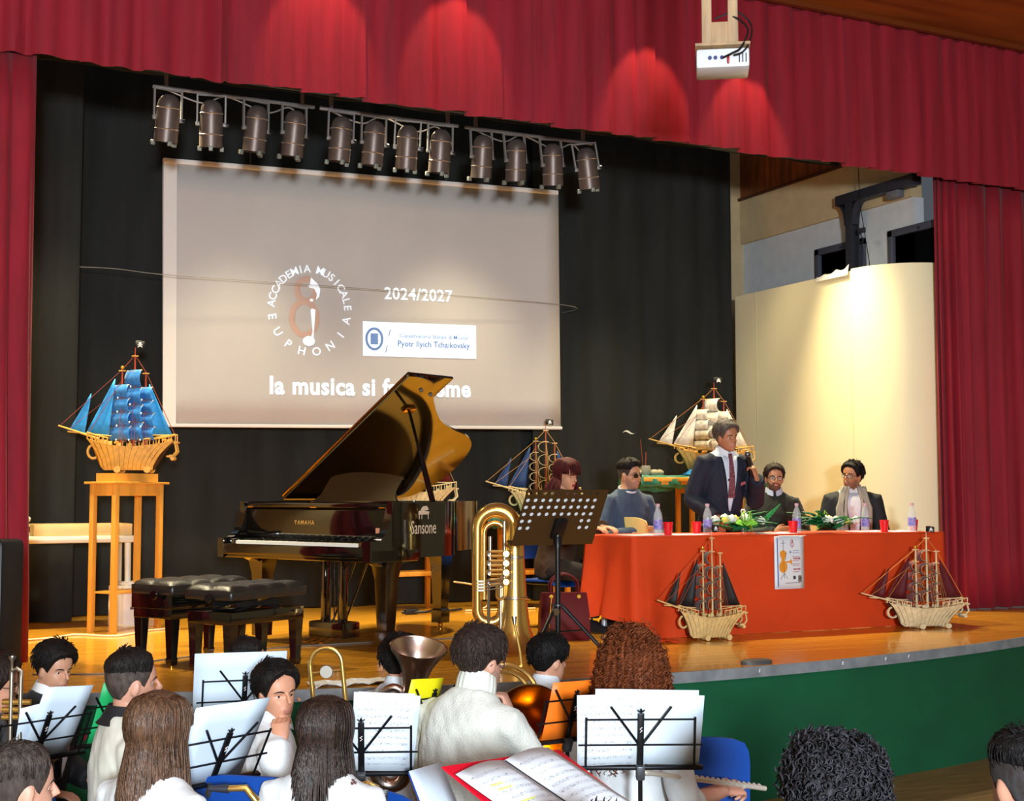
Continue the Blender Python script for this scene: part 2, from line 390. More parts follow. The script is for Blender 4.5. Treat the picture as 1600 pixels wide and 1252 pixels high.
gb.box((1.885, YS - .003, .815), (.07, .003, .10)).obj('round_seal', M_lb, sc_)
for x, z in ((2.03, .875), (2.0, .725)): G().box((0, 0, 0), (.007, .003, .065), at((x, YS - .004, z), 0, 14, 0)).obj('slash', mat('slide_navy', '#6a86b8', .6), sc_)
text('Conservatorio Statale di Musica', .052, onscr(2.46, .852) @ Matrix.Translation((0, 0, .007)), M_lb, 'slide_text', sc_, .002)
text('Pyotr Ilyich Tchaikovsky', .078, onscr(2.46, .778) @ Matrix.Translation((0, 0, .007)), mat('slide_blue2', '#4f78bd', .6, emit=.05), 'slide_text', sc_, .006, sx=.93)
G().tube([(3.34, YS + .015, 2.09), (3.37, YS + .015, 2.105), (3.40, YS + .015, 2.085), (3.44, YS + .015, 2.08)], .006, 6).obj('dark_mark', M_steel, sc_)
tag(G().tube(spline([(1.60, 11.53, 3.73), (1.9, 11.4, 3.715), (2.4, 11.38, 3.69), (4.0, 11.36, 3.69), (6.1, 11.36, 3.67), (6.32, 11.83, 3.66)], 6), .003, 5).obj('thin_wire', mat('pale_wire', '#8c8a80', .5)), 'thin slack wire stretched across the front of the projection screen', 'wire')

# ------------------------------------------------------------------ lighting bars and par cans
M_can = mat('can_bronze', '#6d5f58', .42, .55, var=.12, vscale=(20, 20, 20)); M_bar = mat('bar_grey', '#8e8883', .5, .4)
M_in = mat('can_inside', '#2a2d2a', .5); M_clip = mat('gel_clip', '#7d8178', .5, .3)
t = thing('lighting_truss', 'long black pipe truss running behind the valance above the spotlights', 'truss', (0, 0, 0))
G().tube([(1.2, 9.95, 5.01), (8.2, 9.95, 5.0)], .035, 12).obj('lower_pipe', mat('black_pipe', '#141310', .4), t)
G().tube([(1.2, 9.98, 5.17), (8.2, 9.98, 5.16)], .03, 12).obj('upper_pipe', mat('black_pipe', '#141310', .4), t)
for k in range(9): G().box((1.5 + .8 * k, 9.965, 5.09), (.03, .04, .16)).obj('strut', mat('black_pipe', '#141310', .4), t)
bars = [('left', 1.88, 3.12, [1.99, 2.31, 2.65, 2.95]), ('middle', 3.16, 4.34, [3.33, 3.60, 3.89, 4.17]), ('right', 4.40, 5.60, [4.53, 4.83, 5.17, 5.49])]
ordn = ['leftmost', 'second from left', 'third from left', 'rightmost']
proto_can = None
for bi, (nm, x0, x1, cs) in enumerate(bars):
    b = thing('lighting_bar', 'thin grey %s bar of three holding four stage spotlights' % nm, 'lighting bar', ((x0 + x1) / 2, 9.9, 4.845), group='spotlight bars')
    L = x1 - x0
    G().box((0, 0, 0), (L, .03, .022), bev=.004).obj('rail', M_bar, b)
    for s in (-1, 1): G().box((s * L * .42, 0, .055), (.025, .025, .11)).obj('bar_hanger', M_bar, b)
    wv = spline([(-L * .42, .03, .0), (-L * .2, .03, -.07), (-L * .05, .03, 0), (L * .2, .03, -.08), (L * .35, .03, -.02), (L * .45, .03, -.16), (L * .41, .03, -.2)], 8)
    G().tube(wv, .006, 6).obj('power_cable', M_bar, b)
    for ci, x in enumerate(cs):
        lab = 'bronze spotlight can, %s on the %s bar' % (ordn[ci], nm)
        if proto_can is None:
            c = thing('stage_spotlight', lab, 'stage light', (x, 9.87, 4.83), group='stage spotlights')
            Mc = at((0, 0, -.225), 11, 0, 0)
            G().lathe([(.0, .18), (.03, .178), (.058, .16), (.076, .13), (.084, .085), (.084, .02), (.086, -.13), (.086, -.17), (.081, -.17), (.079, -.10), (.05, .02), (.0, .05)], 28, Mc).obj('can_body', M_can, c)
            for z in (.08, -.075): G().lathe([(.085, z - .005), (.09, z), (.085, z + .005)], 28, Mc).obj('rib_band', mat('can_band', '#a89c92', .3, .7), c)
            G().lathe([(.072, -.02), (.06, .0), (.0, .03)], 20, Mc).obj('lamp_face', M_in, c)
            for a in (0, 120, 240):
                G().box((.094 * cos(R(a - 90)), .094 * sin(R(a - 90)), -.18), (.03, .03, .036), Mc, bev=.004).obj('gel_clip', M_clip, c)
            y = G()
            for s in (-1, 1): y.box((s * .103, 0, -.12), (.012, .02, .24)).box((s * .098, 0, -.225), (.03, .03, .03), bev=.006)
            y.box((0, 0, -.006), (.215, .022, .01)).obj('yoke', M_bar, c)
            G().lathe([(.016, -.012), (.016, .012)], 10, at((.115, 0, -.225), 0, 90, 0), cap=True).obj('clamp_knob', mat('black_plastic', '#141416', .4), c)
            proto_can = c
        else:
            c = dup(proto_can, (x, 9.87, 4.83), label=lab)
        c.rotation_euler = (R(random.uniform(-2, 2)), R([0, 0, 0, 0, 2, 1, 2, 1, -4, -5, -6, -9][bi * 4 + ci]), R(random.uniform(-14, 14)))

# ------------------------------------------------------------------ projector on its wooden hanger
M_pine = mat('pale_pine', '#b99a74', .6, var=.25, vscale=(20, 20, 3))
hb = thing('projector_hanger', 'pale wooden hanger of two posts and cross board holding the projector', 'hanger', (4.27, 6.08, 4.30), -34)
for x in (-.085, .06): G().box((x, .04, .95), (.055, .05, 1.85), bev=.003).obj('post', M_pine, hb)
G().box((-.01, .035, .115), (.20, .03, .13), bev=.003).obj('cross_board', M_pine, hb)
G().box((-.0, .0, .008), (.30, .24, .016), bev=.003).obj('base_board', M_pine, hb)
p = thing('projector', 'small white projector hanging from the ceiling before the valance', 'projector', (4.27, 6.08, 4.175), -34)
G().box((0, 0, .055), (.29, .23, .108), bev=.014).obj('casing', mat('projector_white', '#dfe6ec', .35), p)
for k in range(4): G().box((-.147, -.03 + .022 * k, .06), (.004, .006, .07)).obj('vent_slot', M_steel, p)
for k in range(3): G().box((.09 + .018 * k, -.117, .05), (.006, .004, .05)).obj('vent_slot', M_steel, p)
for x, cc in ((-.07, '#31406e'), (-.04, '#31406e'), (-.005, '#27357a')):
    G().lathe([(.011, -.008), (.011, .004)], 10, at((x, -.118, .055), 90), cap=True).obj('port', mat('port' + cc, cc, .4), p)
G().box((.03, -.13, .04), (.012, .02, .045), bev=.003).obj('red_plug', mat('red_plug', '#b01822', .4), p)
G().lathe([(.035, 0), (.035, .03), (.025, .03)], 16, at((.05, .115, .055), -90)).obj('lens', M_pane, p)
gc = G().tube(spline([(.0, -.13, .05), (.05, -.17, .06), (.10, -.14, .10), (.14, -.06, .22), (.10, .0, .30), (.06, .02, .33)], 6), .006, 6)
gc.tube(spline([(.06, -.13, .06), (.11, -.16, .07), (.15, -.06, .16), (.16, .02, .28), (.08, .03, .36), (-.04, .04, .33)], 6), .005, 6)
gc.tube(spline([(-.11, .04, 1.5), (-.135, .03, 1.0), (-.13, .02, .6), (-.09, .03, .35)], 6), .005, 6)
gc.obj('cable', mat('black_cable', '#101012', .6), p)
# ================================================================== GRAND PIANO
M_gloss = mat('piano_black', '#0a0908', .09, coat=1, spec=.6)
M_brass = mat('brass', '#c9973a', .22, 1); M_gold = mat('gold_print', '#b58a4a', .4, .7)
M_ivory = mat('key_white', '#e8e6dc', .3)
pn = thing('grand_piano', 'black glossy grand piano with raised lid standing left of centre on stage', 'piano', (2.322, 9.524, S), -64.13)
W = 1.5
out = spline([(0, .2, 0), (0, .8, 0), (0, 1.4, 0), (.01, 1.82, 0), (.10, 2.0, 0), (.38, 2.09, 0), (.68, 2.02, 0), (.86, 1.84, 0), (.95, 1.58, 0), (1.05, 1.34, 0), (1.27, 1.07, 0), (1.44, .90, 0), (1.494, .76, 0), (1.5, .64, 0), (1.5, .5, 0), (1.5, .2, 0)], 7)
G().sheet([[(p.x, p.y, z) for p in out] for z in (.62, .70, .90, .985, .99)], -.045).obj('rim', M_gloss, pn, ang=50)
inner = [(p.x, p.y) for p in out]
cx, cy = .6, 1.0
G().prism([(x + (cx - x) * .03, y + (cy - y) * .03) for x, y in inner][::-1], .03, z0=.63).obj('bottom_board', M_gloss, pn)
G().prism([(x + (cx - x) * .06, y + (cy - y) * .06) for x, y in inner][::-1], .02, z0=.90).obj('iron_frame', mat('frame_gold', '#b88a3c', .35, .8), pn)
G().box((W / 2, .24, .64), (W, .46, .08), bev=.006).obj('keybed', M_gloss, pn)
G().box((W / 2, .012, .66), (W - .13, .03, .075), bev=.005).obj('key_slip', M_gloss, pn)
for x in (0, W - .065):
    pr = [(0, .60), (.30, .60), (.30, .99), (.225, .99), (.205, .93), (.185, .86), (.15, .79), (.10, .745), (.05, .735), (.0, .735)]
    G().prism([(a, b) for a, b in pr], .065, Matrix.Translation((x, 0, 0)) @ Matrix(((0, 0, 1, 0), (1, 0, 0, 0), (0, 1, 0, 0), (0, 0, 0, 1)))).obj('arm', M_gloss, pn)
for x in (.105, W - .105): G().box((x, .115, .705), (.075, .16, .05), bev=.005).obj('key_block', M_gloss, pn)
kw = (W - .29) / 52; g = G()
for k in range(52): g.box((.145 + kw * (k + .5), .12, .70), (kw - .0012, .155, .035))
tag(g.obj('white_keys', M_ivory, pn), kind='stuff')
g = G(); octv = [0, 1, 3, 4, 5]
for k in range(51):
    if (k + 5) % 7 in octv: g.box((.145 + kw * (k + 1), .155, .722), (kw * .55, .095, .02), bev=.003)
tag(g.obj('black_keys', mat('key_black', '#0b0b0b', .25), pn), kind='stuff')
G().box((W / 2, .225, .83), (W - .135, .02, .21), at((0, 0, 0)), bev=.004).obj('fallboard', M_gloss, pn)
G().box((W / 2, .36, .965), (W - .10, .30, .03), bev=.006).obj('music_shelf', M_gloss, pn)
for x in (.10, W / 2, W - .1): G().tube([(x - .03, .215, .952), (x + .03, .215, .952)], .006, 6).obj('hinge', M_brass, pn)
text('YAMAHA', .042, at((.66, .2125, .845), 90, 0, 0), mat('bright_gold', '#d9b266', .35, .6), 'maker_name', pn, .01, spacing=1.25)
G().box((1.36, .213, .80), (.035, .002, .035)).obj('pink_sticker', mat('pink', '#c98a6a', .6), pn)
# music desk
d = spline([(.34, 0, 0), (.42, 0, .055), (.47, 0, .14), (.52, 0, .19), (.72, 0, .215), (.95, 0, .21), (1.16, 0, .185), (1.2, 0, .17), (1.17, 0, .10), (1.16, 0, .04), (1.19, 0, 0)], 4)
G().prism([(p.x, p.z) for p in d], .016, at((0, .60, .985), 76, 0, 0)).obj('music_desk', M_gloss, pn)
G().box((.78, .585, .985), (.86, .05, .02), bev=.004).obj('desk_ledge', M_gloss, pn)
# lid, propped at 34 degrees about the bass side
ML = Matrix.Translation((-.005, 0, 1.0)) @ rotm(0, -34, 0)
lo = spline([(0, .62, 0), (0, 1.2, 0), (.02, 1.84, 0), (.12, 2.05, 0), (.40, 2.15, 0), (.70, 2.09, 0), (.87, 1.92, 0), (.97, 1.62, 0), (1.08, 1.37, 0), (1.29, 1.10, 0), (1.48, .92, 0), (1.53, .74, 0), (1.53, .62, 0)], 6)
M_lidu = mat('lid_gloss', '#120a04', .1, coat=1, spec=.6)
G().prism([(p.x, p.y) for p in lo][::-1], .022, ML).obj('lid', M_lidu, pn)
G().box((.765, .87, .035), (1.53, .48, .02), ML, bev=.005).obj('folded_front_lid', M_lidu, pn)
G().tube([(.02, .615, .025), (1.5, .615, .025)], .008, 8, M=ML).obj('lid_hinge', M_brass, pn)
a = Vector((1.45, .66, .985)); b = ML @ Vector((1.18, .93, 0))
G().tube([a, a + (b - a) * .42], .020, 8).obj('lid_prop', M_gloss, pn)
G().tube([a + (b - a) * .40, b], .011, 8).obj('upper_prop', M_gloss, pn)
G().box((1.18, .93, -.012), (.06, .10, .02), ML, bev=.004).obj('prop_socket', M_brass, pn)
for u, v in ((1.40, .86), (1.36, 1.0)): G().lathe([(.014, 0), (.014, .012), (.0, .016)], 12, ML @ at((u, v, 0), 180)).obj('rubber_buffer', mat('buffer', '#6b6258', .6), pn)
def leg(x, y, name='leg'):
    l = G(); pr = [(.075, 0), (.066, .06), (.055, .13), (.045, .40), (.041, .455), (.052, .47), (.05, .565)]
    l.loft([[(x + sx * r, y + sy * r, .60 - d_) for sx, sy in ((-1, -1), (1, -1), (1, 1), (-1, 1))] for r, d_ in pr], True)
    o = l.obj(name, M_gloss, pn, ang=25)
    c = G().lathe([(.012, .035), (.012, .02), (.022, .02), (.022, .012)], 12, at((x, y, 0)), cap=True).tube([(x - .012, y, .019), (x + .012, y, .019)], .019, 12)
    c.obj('caster', M_brass, o)
leg(.14, .30); leg(1.36, .30); leg(.50, 1.83)
for x in (.14, 1.36):
    G().prism([(.0, .62), (.36, .62), (.33, .59), (.22, .565), (.08, .565), (.0, .60)], .10, Matrix.Translation((x - .05, .14, 0)) @ Matrix(((0, 0, 1, 0), (1, 0, 0, 0), (0, 1, 0, 0), (0, 0, 0, 1)))).obj('leg_bracket', M_gloss, pn)
ly = G()
for x in (.66, .84): ly.box((x, .42, .38), (.045, .05, .46), bev=.008)
ly.obj('lyre_posts', M_gloss, pn)
G().box((.75, .42, .105), (.34, .17, .11), bev=.012).obj('pedal_box', M_gloss, pn)
for x in (.67, .75, .83): G().sheet([[(x + s * .016, .33 - k * .028, .05 - .006 * k) for s in (-1, 1)] for k in range(5)], .008).obj('pedal', M_brass, pn)
for x in (.71, .75, .79): G().tube([(x, .42, .16), (x, .42, .6)], .005, 6).obj('pedal_rod', M_gloss, pn)
for x in (.69, .81): G().tube([(x, .46, .14), (x, .72, .62)], .007, 6).obj('brace_rod', M_gloss, pn)
MT = Matrix.Translation((W + .004, .487, 0)) @ rotm(90, 0, 90)
text('Sansone', .125, MT @ Matrix.Translation((.02, .815, 0)), mat('decal_cream', '#cdb79a', .5), 'dealer_name', pn, 0, sx=.62)
g = G(); Mg = MT @ Matrix.Translation((.02, .905, 0))
g.prism([(-.055, .0), (.05, .0), (.055, .02), (.02, .022), (-.0, .03), (-.05, .025)], .001, Mg)
g.prism([(-.035, .03), (-.01, .055), (.03, .058), (.05, .035), (.03, .028)], .001, Mg)
for x in (-.045, -.02, .045): g.box((x, -.015, .0005), (.006, .03, .001), Mg)
g.obj('piano_emblem', mat('decal_cream', '#cdb79a', .5), pn)

# benches
M_leather = mat('black_leather', '#26231f', .32, bump=.15, bscale=(150, 150, 150), spec=.6)
def bench(loc, rz, label, raise_, low):
    t = thing('piano_bench', label, 'bench', loc, rz, 'tufted piano benches')
    L, D = .62, .35; h = .36
    for x in (.035, L - .035):
        for y in (.035, D - .035):
            o = G().loft([[(x + sx * r, y + sy * r, z) for sx, sy in ((-1, -1), (1, -1), (1, 1), (-1, 1))] for r, z in ((.032, h - .06), (.030, .25), (.022, .06), (.026, .045), (.021, .012))]).obj('leg', M_gloss, t, ang=25)
            G().lathe([(.014, 0), (.014, .012)], 10, at((x, y, 0)), cap=True).obj('foot_glide', M_brass, o)
    G().box((L / 2, D / 2, h - .035), (L, D, .075), bev=.005).obj('frame', M_gloss, t)
    if low: G().box((L / 2, D / 2, h + .03), (L + .02, D + .02, .09), bev=.005).obj('seat_apron', M_gloss, t)
    else:
        m = G()
        for y in (.08, D - .08): m.box((L / 2, y, h + raise_ / 2), (L * .6, .012, .03), at((0, 0, 0), 0, 0, 0)); m.tube([(.12, y, h), (L - .12, y, h + raise_)], .008, 6); m.tube([(L - .12, y, h), (.12, y, h + raise_)], .008, 6)
        m.obj('lift_mechanism', mat('mechanism_black', '#121213', .5), t)
    z0 = h + raise_
    rows = []
    nx, ny = 40, 20
    def top(u, v):
        e = min(u, 1 - u, v * .6, (1 - v) * .6); edge = min(1, e / .07)
        tuft = abs(sin(u * 4 * pi)) ** .45 * abs(sin(v * 2 * pi)) ** .45
        return z0 + .055 + .035 * sqrt(max(0, 1 - (1 - edge) ** 2)) * (.45 + .55 * tuft)
    g = G().sheet([[((L + .02) * i / nx - .01, (D + .02) * j / ny - .01, top(i / nx, j / ny)) for i in range(nx + 1)] for j in range(ny + 1)])
    per = [(i / nx, 0) for i in range(nx)] + [(1, j / ny) for j in range(ny)] + [(1 - i / nx, 1) for i in range(nx)] + [(0, 1 - j / ny) for j in range(ny)]
    def bul(u, v, z, o):
        x, y = (L + .02) * u - .01, (D + .02) * v - .01; s = (abs(sin(u * 4 * pi)) if v in (0, 1) else abs(sin(v * 2 * pi))) ** .5
        return (x + (x - L / 2) * o * s * .8, y + (y - D / 2) * o * s * 1.4, z)
    g.loft([[bul(u, v, z, o) for u, v in per] for z, o in ((z0, 0), (z0 + .012, .03), (z0 + .035, .04), (z0 + .055, .0))], cap=False)
    g.obj('cushion', M_leather, t, ang=60)
    for i in (1, 2, 3): G().ell((L * i / 4, D / 2, z0 + .073), (.011, .011, .006), nu=8, nv=5).obj('button', M_leather, t)
    for y in (D * .28,) if low else (D * .35,):
        k = G().tube([(-.0, y, z0 + (.0 if low else .015)), (-.05, y, z0 + (.0 if low else .015))], .012, 10); k.lathe([(.026, -.008), (.03, 0), (.026, .008)], 14, at((-.055, y, z0 + (.0 if low else .015)), 0, 90), cap=True); k.obj('height_knob', M_gloss, t)
bench((1.95, 7.66, S), 31, 'tufted black leather piano bench with raised seat nearest the audience', .07, False)
bench((1.73, 8.20, S), 29, 'tufted black leather piano bench on a boxed frame, nearer the left curtain', .075, True)

# ================================================================== STOOLS AND TABLES
M_stool = mat('honey_pine', '#d99a3a', .45, var=.16, vscale=(14, 14, 2.5))
def stool(loc, rz, w_, d_, h, label, shelf=True, box=False, rails=(.33,)):
    t = thing('wooden_stand', label, 'stand', loc, rz, 'tall wooden stands under the model ships')
    for x in (-1, 1):
        for y in (-1, 1):
            G().box((x * (w_ / 2 - .022), y * (d_ / 2 - .022), h / 2), (.042, .042, h), bev=.004).obj('leg', M_stool, t)
    G().box((0, 0, h + .009), (w_ + .06, d_ + .06, .018), bev=.004).obj('top', M_stool, t)
    for y in (-1, 1): G().box((0, y * (d_ / 2 - .012), h - .045), (w_ - .08, .018, .09), bev=.002).obj('apron', M_stool, t)
    for x in (-1, 1): G().box((x * (w_ / 2 - .012), 0, h - .045), (.018, d_ - .08, .09), bev=.002).obj('apron', M_stool, t)
    for z in rails:
        for y in (-1, 1): G().box((0, y * (d_ / 2 - .022), z), (w_ - .08, .02, .04), bev=.002).obj('rail', M_stool, t)
        for x in (-1, 1): G().box((x * (w_ / 2 - .022), 0, z - .03), (.02, d_ - .08, .04), bev=.002).obj('rail', M_stool, t)
    if shelf: G().box((0, 0, .30), (w_ - .05, d_ - .05, .015), bev=.002).obj('shelf', M_stool, t)
    if box:
        g = G()
        for y in (-1, 1): g.box((0, y * d_ * .36, h + .05), (w_ * .86, .015, .064))
        for x in (-1, 1): g.box((x * w_ * .43, 0, h + .05), (.015, d_ * .72, .064))
        g.obj('tray_frame', M_stool, t)
    return t
stool((1.895, 10.68, S), 36, .52, .27, 1.12, 'tall pine stand carrying the blue-sailed model ship', box=True, rails=())
stool((4.55, 11.42, S), 5, .52, .30, .80, 'pine stand seen between the legs of the grand piano', shelf=False)
stool((5.70, 11.22, S), 3, .62, .30, .76, 'pine stand behind the brass tuba and the seated woman', shelf=False)
stool((7.50, 11.05, S), -4, .50, .32, 1.145, 'pine stand behind the standing speaker, under the green cloth', shelf=False)
stool((8.02, 11.05, S), -4, .40, .32, 1.145, 'pine stand under the right end of the green cloth', shelf=False)
b = thing('plank', 'pale plank laid over the tall stands under the green cloth', 'plank', (7.42, 11.05, S + 1.166))
for k in range(2): G().box((0, -.12 + .24 * k, .02), (1.5, .20, .04), bev=.003).obj('board', M_stool, b)
for x in (-.55, -.25): G().box((x, -.1, .0 - .02 + .005), (.18, .22, .03), bev=.003).obj('batten', M_stool, b)
M_gc = mat('green_satin', '#0c6a4e', .45, var=.2, vscale=(5, 5, 5), sheen=.3)
rows = []
for k in range(9):
    y, z = [( -.21, -.10), (-.215, -.06), (-.212, -.02), (-.20, .012), (-.1, .014), (.1, .014), (.2, .012), (.212, -.05), (.215, -.13)][k]
    rows.append([(-.78 + 1.56 * i / 50, y + (.012 * sin(i * .9 + k * .3) if k < 3 or k > 6 else 0), z + (.012 * sin(i * .33) + .005 * sin(i * 1.3) if k in (0, 8) else .004 * sin(i))) for i in range(51)])
tag(G().sheet(rows, .004).obj('green_cloth', M_gc, loc=(7.42, 11.05, S + 1.21), ang=180), 'green cloth draped over the planks under the white-sailed ship', 'cloth')
# teal crumpled cloth on the middle stand
random.seed(5)
rows = [[(-.34 + .68 * i / 30, -.20 + .40 * j / 18, .03 + .05 * abs(nzv((i * .35, j * .5, 3), 1)) * 2 + .012 * nzv((i, j, 0), .9) - (.10 if j == 0 or i in (0, 30) else 0)) for i in range(31)] for j in range(19)]
tag(G().sheet(rows, .004).obj('sea_cloth', mat('sea_teal', '#3f9a86', .35, var=.5, vscale=(18, 18, 18), hex2='#12584f', sheen=.2), loc=(5.64, 11.20, S + .798), ang=180), 'crumpled sea-green foil cloth on the stand behind the tuba', 'cloth')
tag(G().sheet([[(-.30 + .6 * i / 24, -.19 + .38 * j / 14, .012 + .02 * abs(nzv((i * .4, j * .5, 9), 1)) * 2) for i in range(25)] for j in range(15)], .004).obj('blue_cloth', mat('sea_blue', '#2f7fc0', .4, var=.3, vscale=(14, 14, 14)), loc=(4.55, 11.42, S + .82), ang=180), 'blue crumpled cloth on the stand behind the grand piano', 'cloth')
tag(G().sheet([[(-.10 + .2 * i / 14, -.10 + .2 * j / 10, .008 + .05 * max(0, 1 - ((i - 7) / 7) ** 2) * max(0, 1 - ((j - 5) / 5) ** 2) + .012 * nzv((i, j, 9), .6)) for i in range(15)] for j in range(11)], .004).obj('blue_cloth', mat('sea_blue', '#2f7fc0', .4), loc=(7.32, 10.98, S + 1.227), ang=180), 'small blue cloth bundle on the green cloth behind the standing man', 'cloth')

# white plastic side table, tray, bottle, box
M_pl = mat('white_plastic', '#d6d3bd', .4)
t = thing('plastic_table', 'small white plastic table standing beside the left curtain', 'table', (1.52, 11.18, S), 0)
G().box((0, 0, .69), (1.0, .52, .055), bev=.02).obj('table_top', M_pl, t)
for x in (-.44, .44):
    for y in (-.2, .2): G().tube([(x, y, .68), (x * 1.02, y * 1.03, 0)], [.026, .020], 12).obj('leg', M_pl, t)
t = thing('wooden_tray', 'low pale wooden tray frame on the white plastic table', 'tray', (1.62, 11.16, S + .719), 0)
M_tray = mat('pale_ply', '#dcb877', .5, var=.15, vscale=(3, 14, 14))
for y in (-.19, .19): G().box((0, y, .045), (.74, .014, .09), bev=.002).obj('side_board', M_tray, t)
for x in (-.363, .363): G().box((x, 0, .045), (.014, .366, .09), bev=.002).obj('end_board', M_tray, t)
G().box((0, 0, .006), (.71, .366, .008)).obj('tray_floor', M_tray, t)
t = thing('spray_bottle', 'small white glue bottle with dark label on the white plastic table', 'bottle', (1.20, 11.03, S + .719))
G().lathe([(.024, 0), (.026, .01), (.026, .085), (.016, .10), (.014, .115)], 16, cap=True).obj('bottle_body', mat('bottle_white', '#e4e2da', .35), t)
G().lathe([(.027, .03), (.027, .075)], 16).obj('label', mat('label_dark', '#5b1f24', .5), t)
G().ell((0, 0, .13), (.032, .028, .026)).obj('cap', mat('bottle_white', '#e4e2da', .35), t)
t = thing('storage_box', 'white cardboard box on the floor behind the tall pine stand', 'box', (2.02, 11.02, S), 18)
G().box((0, 0, .16), (.30, .26, .32), bev=.006).obj('carton', mat('carton_white', '#ddd8cd', .7, var=.08), t)
G().box((.02, -.01, .335), (.26, .22, .03), bev=.01).obj('lid', mat('carton_white', '#ddd8cd', .7), t)
for x, z, w_, h_ in ((-.08, .15, .035, .02), (.04, .17, .02, .09), (.06, .16, .008, .07), (.10, .12, .02, .03)): G().box((x, -.131, z), (w_, .002, h_)).obj('print_mark', mat('ink_grey', '#4a4648', .7), t)
M_wc = mat('white_cable', '#e2d2a6', .5)
tag(G().tube(spline([(.9, 10.1, S + .008), (1.3, 10.25, S + .008), (1.5, 10.42, S + .008), (1.75, 10.2, S + .008), (2.05, 10.5, S + .008), (2.3, 10.6, S + .008)], 8), .008, 6).obj('extension_cord', M_wc), 'white extension cord lying on the stage by the pine stand', 'cord')
tag(G().tube(spline([(2.0, 10.90, S + .33), (1.86, 10.86, S + .30), (1.80, 10.82, S + .18), (1.86, 10.8, S + .04), (2.0, 10.84, S + .01)], 8), .007, 6).obj('mains_cable', M_wc), 'white power cord looping down beside the white cardboard box', 'cord')
tag(G().tube(spline([(4.92, 11.30, S + .25), (5.15, 11.25, S + .20), (5.22, 11.2, S + .06), (5.1, 11.1, S + .01), (4.95, 11.05, S + .009), (5.6, 11.0, S + .009)], 8), .008, 6).obj('mains_cable', M_wc), 'white power cord curling behind the rear piano leg', 'cord')
tag(G().tube(spline([(.95, 8.25, S + .005), (1.4, 8.1, S + .005), (1.66, 8.55, S + .005), (2.1, 8.75, S + .005), (2.6, 8.95, S + .005), (3.2, 9.0, S + .005), (4.3, 9.0, S + .005)], 8), .005, 5).obj('floor_cable', mat('grey_cable', '#77706a', .6)), 'thin grey cable running across the stage under the piano', 'cable')
t = tag(G().tube(spline([(4.30, 11.0, S + .02), (4.5, 10.95, S + .02), (4.62, 11.05, S + .02), (4.75, 11.0, S + .02), (4.9, 11.08, S + .02)], 6), .013, 6).box((4.38, 10.98, S + .025), (.12, .05, .04), bev=.006).obj('power_strip', mat('black_cable', '#101012', .6)), 'black power strip on the floor under the rear pine stand', 'power strip')
tag(G().lathe([(.0, .0), (.085, .0), (.085, .018), (.07, .026), (0, .026)], 20, at((5.02, 6.86, S), 0, 0, 0) @ Matrix.Diagonal((1.3, .7, 1, 1))).obj('floor_socket_lid', mat('grey_lid', '#4c4a4a', .5)), 'dark oval lid lying at the front edge of the stage', 'lid')

# loudspeaker at the far left, on the hall floor
t = thing('loudspeaker', 'tall black loudspeaker at the left edge in front of the stage', 'speaker', (.415, 6.92, 0), -26)
G().box((0, .12, 1.1), (.52, .30, 1.04), bev=.03).obj('cabinet', mat('speaker_black', '#131417', .5), t)
g = G()
for x in (-.225, .225): g.box((x, -.035, 1.1), (.012, .012, .95))
for z in (.625, 1.575): g.box((0, -.035, z), (.45, .012, .012))
g.obj('grille_trim', mat('trim_silver', '#aeb4ba', .35, .4), t)
G().box((0, -.028, 1.1), (.44, .008, .94)).obj('grille', mat('grille_black', '#16181c', .7, bump=.4, bscale=(500, 500, 500)), t)
G().box((0, .12, .30), (.40, .30, .60), bev=.01).obj('pedestal', mat('speaker_black', '#131417', .5), t)

# ================================================================== TUBA
def brassmat(): return mat('tuba_brass', '#e6bc68', .24, .88)
MB_ = brassmat(); M_sil = mat('nickel', '#b5afa2', .34, 1)
t = thing('tuba', 'large brass tuba standing on its bell between piano and music stand', 'tuba', (3.99, 8.14, S), -24)
G().lathe([(.19, .0), (.196, .006), (.175, .03), (.135, .075), (.108, .14), (.092, .24), (.080, .38), (.070, .55), (.062, .70), (.056, .80)], 36).obj('bell', MB_, t)
G().tube([(0, 0, .79)] + arc((-.125, 0, .81), .125, 0, 180, 14, 0, 2) + [(-.25, 0, .6), (-.25, 0, .36)], [.056, .056, .055, .055, .054, .053, .052, .051, .050, .049, .048, .047, .046, .045, .044, .043, .040, .036], 16).obj('top_bow', MB_, t)
G().tube([(-.25, 0, .37)] + arc((-.165, 0, .27), .085, 180, 360, 12, 0, 2) + [(-.08, 0, .40), (-.08, .02, .60)], [.036] * 14 + [.03, .026], 14).obj('bottom_bow', MB_, t)
G().tube([(-.205, -.02, .34), (-.205, -.02, .76)] + arc((-.135, -.02, .78), .07, 180, 0, 10, 0, 2) + [(-.065, -.02, .5)], .017, 10).obj('inner_branch', MB_, t)
G().tube([(-.165, -.05, .76), (-.165, -.05, .5)], .013, 10).obj('lead_tube', M_sil, t)
G().tube([(-.07, -.04, .86), (-.07, -.04, .45)], .013, 10).obj('lead_tube', M_sil, t)
for k in range(4):
    z = .46 + .062 * k
    v = G().lathe([(.0, -.03), (.020, -.03), (.024, -.02), (.024, .03), (.02, .035), (0, .035)], 16, at((-.06, -.06, z), 90)).obj('rotary_valve', MB_, t)
    G().tube([(-.165, -.055, z + .014), (-.08, -.055, z + .014)], .012, 8).obj('valve_slide', MB_, v)
    G().tube([(-.165, -.055, z - .016), (-.08, -.055, z - .016)], .012, 8).obj('valve_slide', MB_, v)
    G().tube([(-.165, -.055, z + .014), (-.178, -.055, z + .008), (-.178, -.055, z - .01), (-.165, -.055, z - .016)], .012, 8).obj('slide_bow', M_sil, v)
    G().tube([(-.02, -.07, z), (-.02, -.075, z - .05)], .006, 6).obj('linkage', M_sil, v)
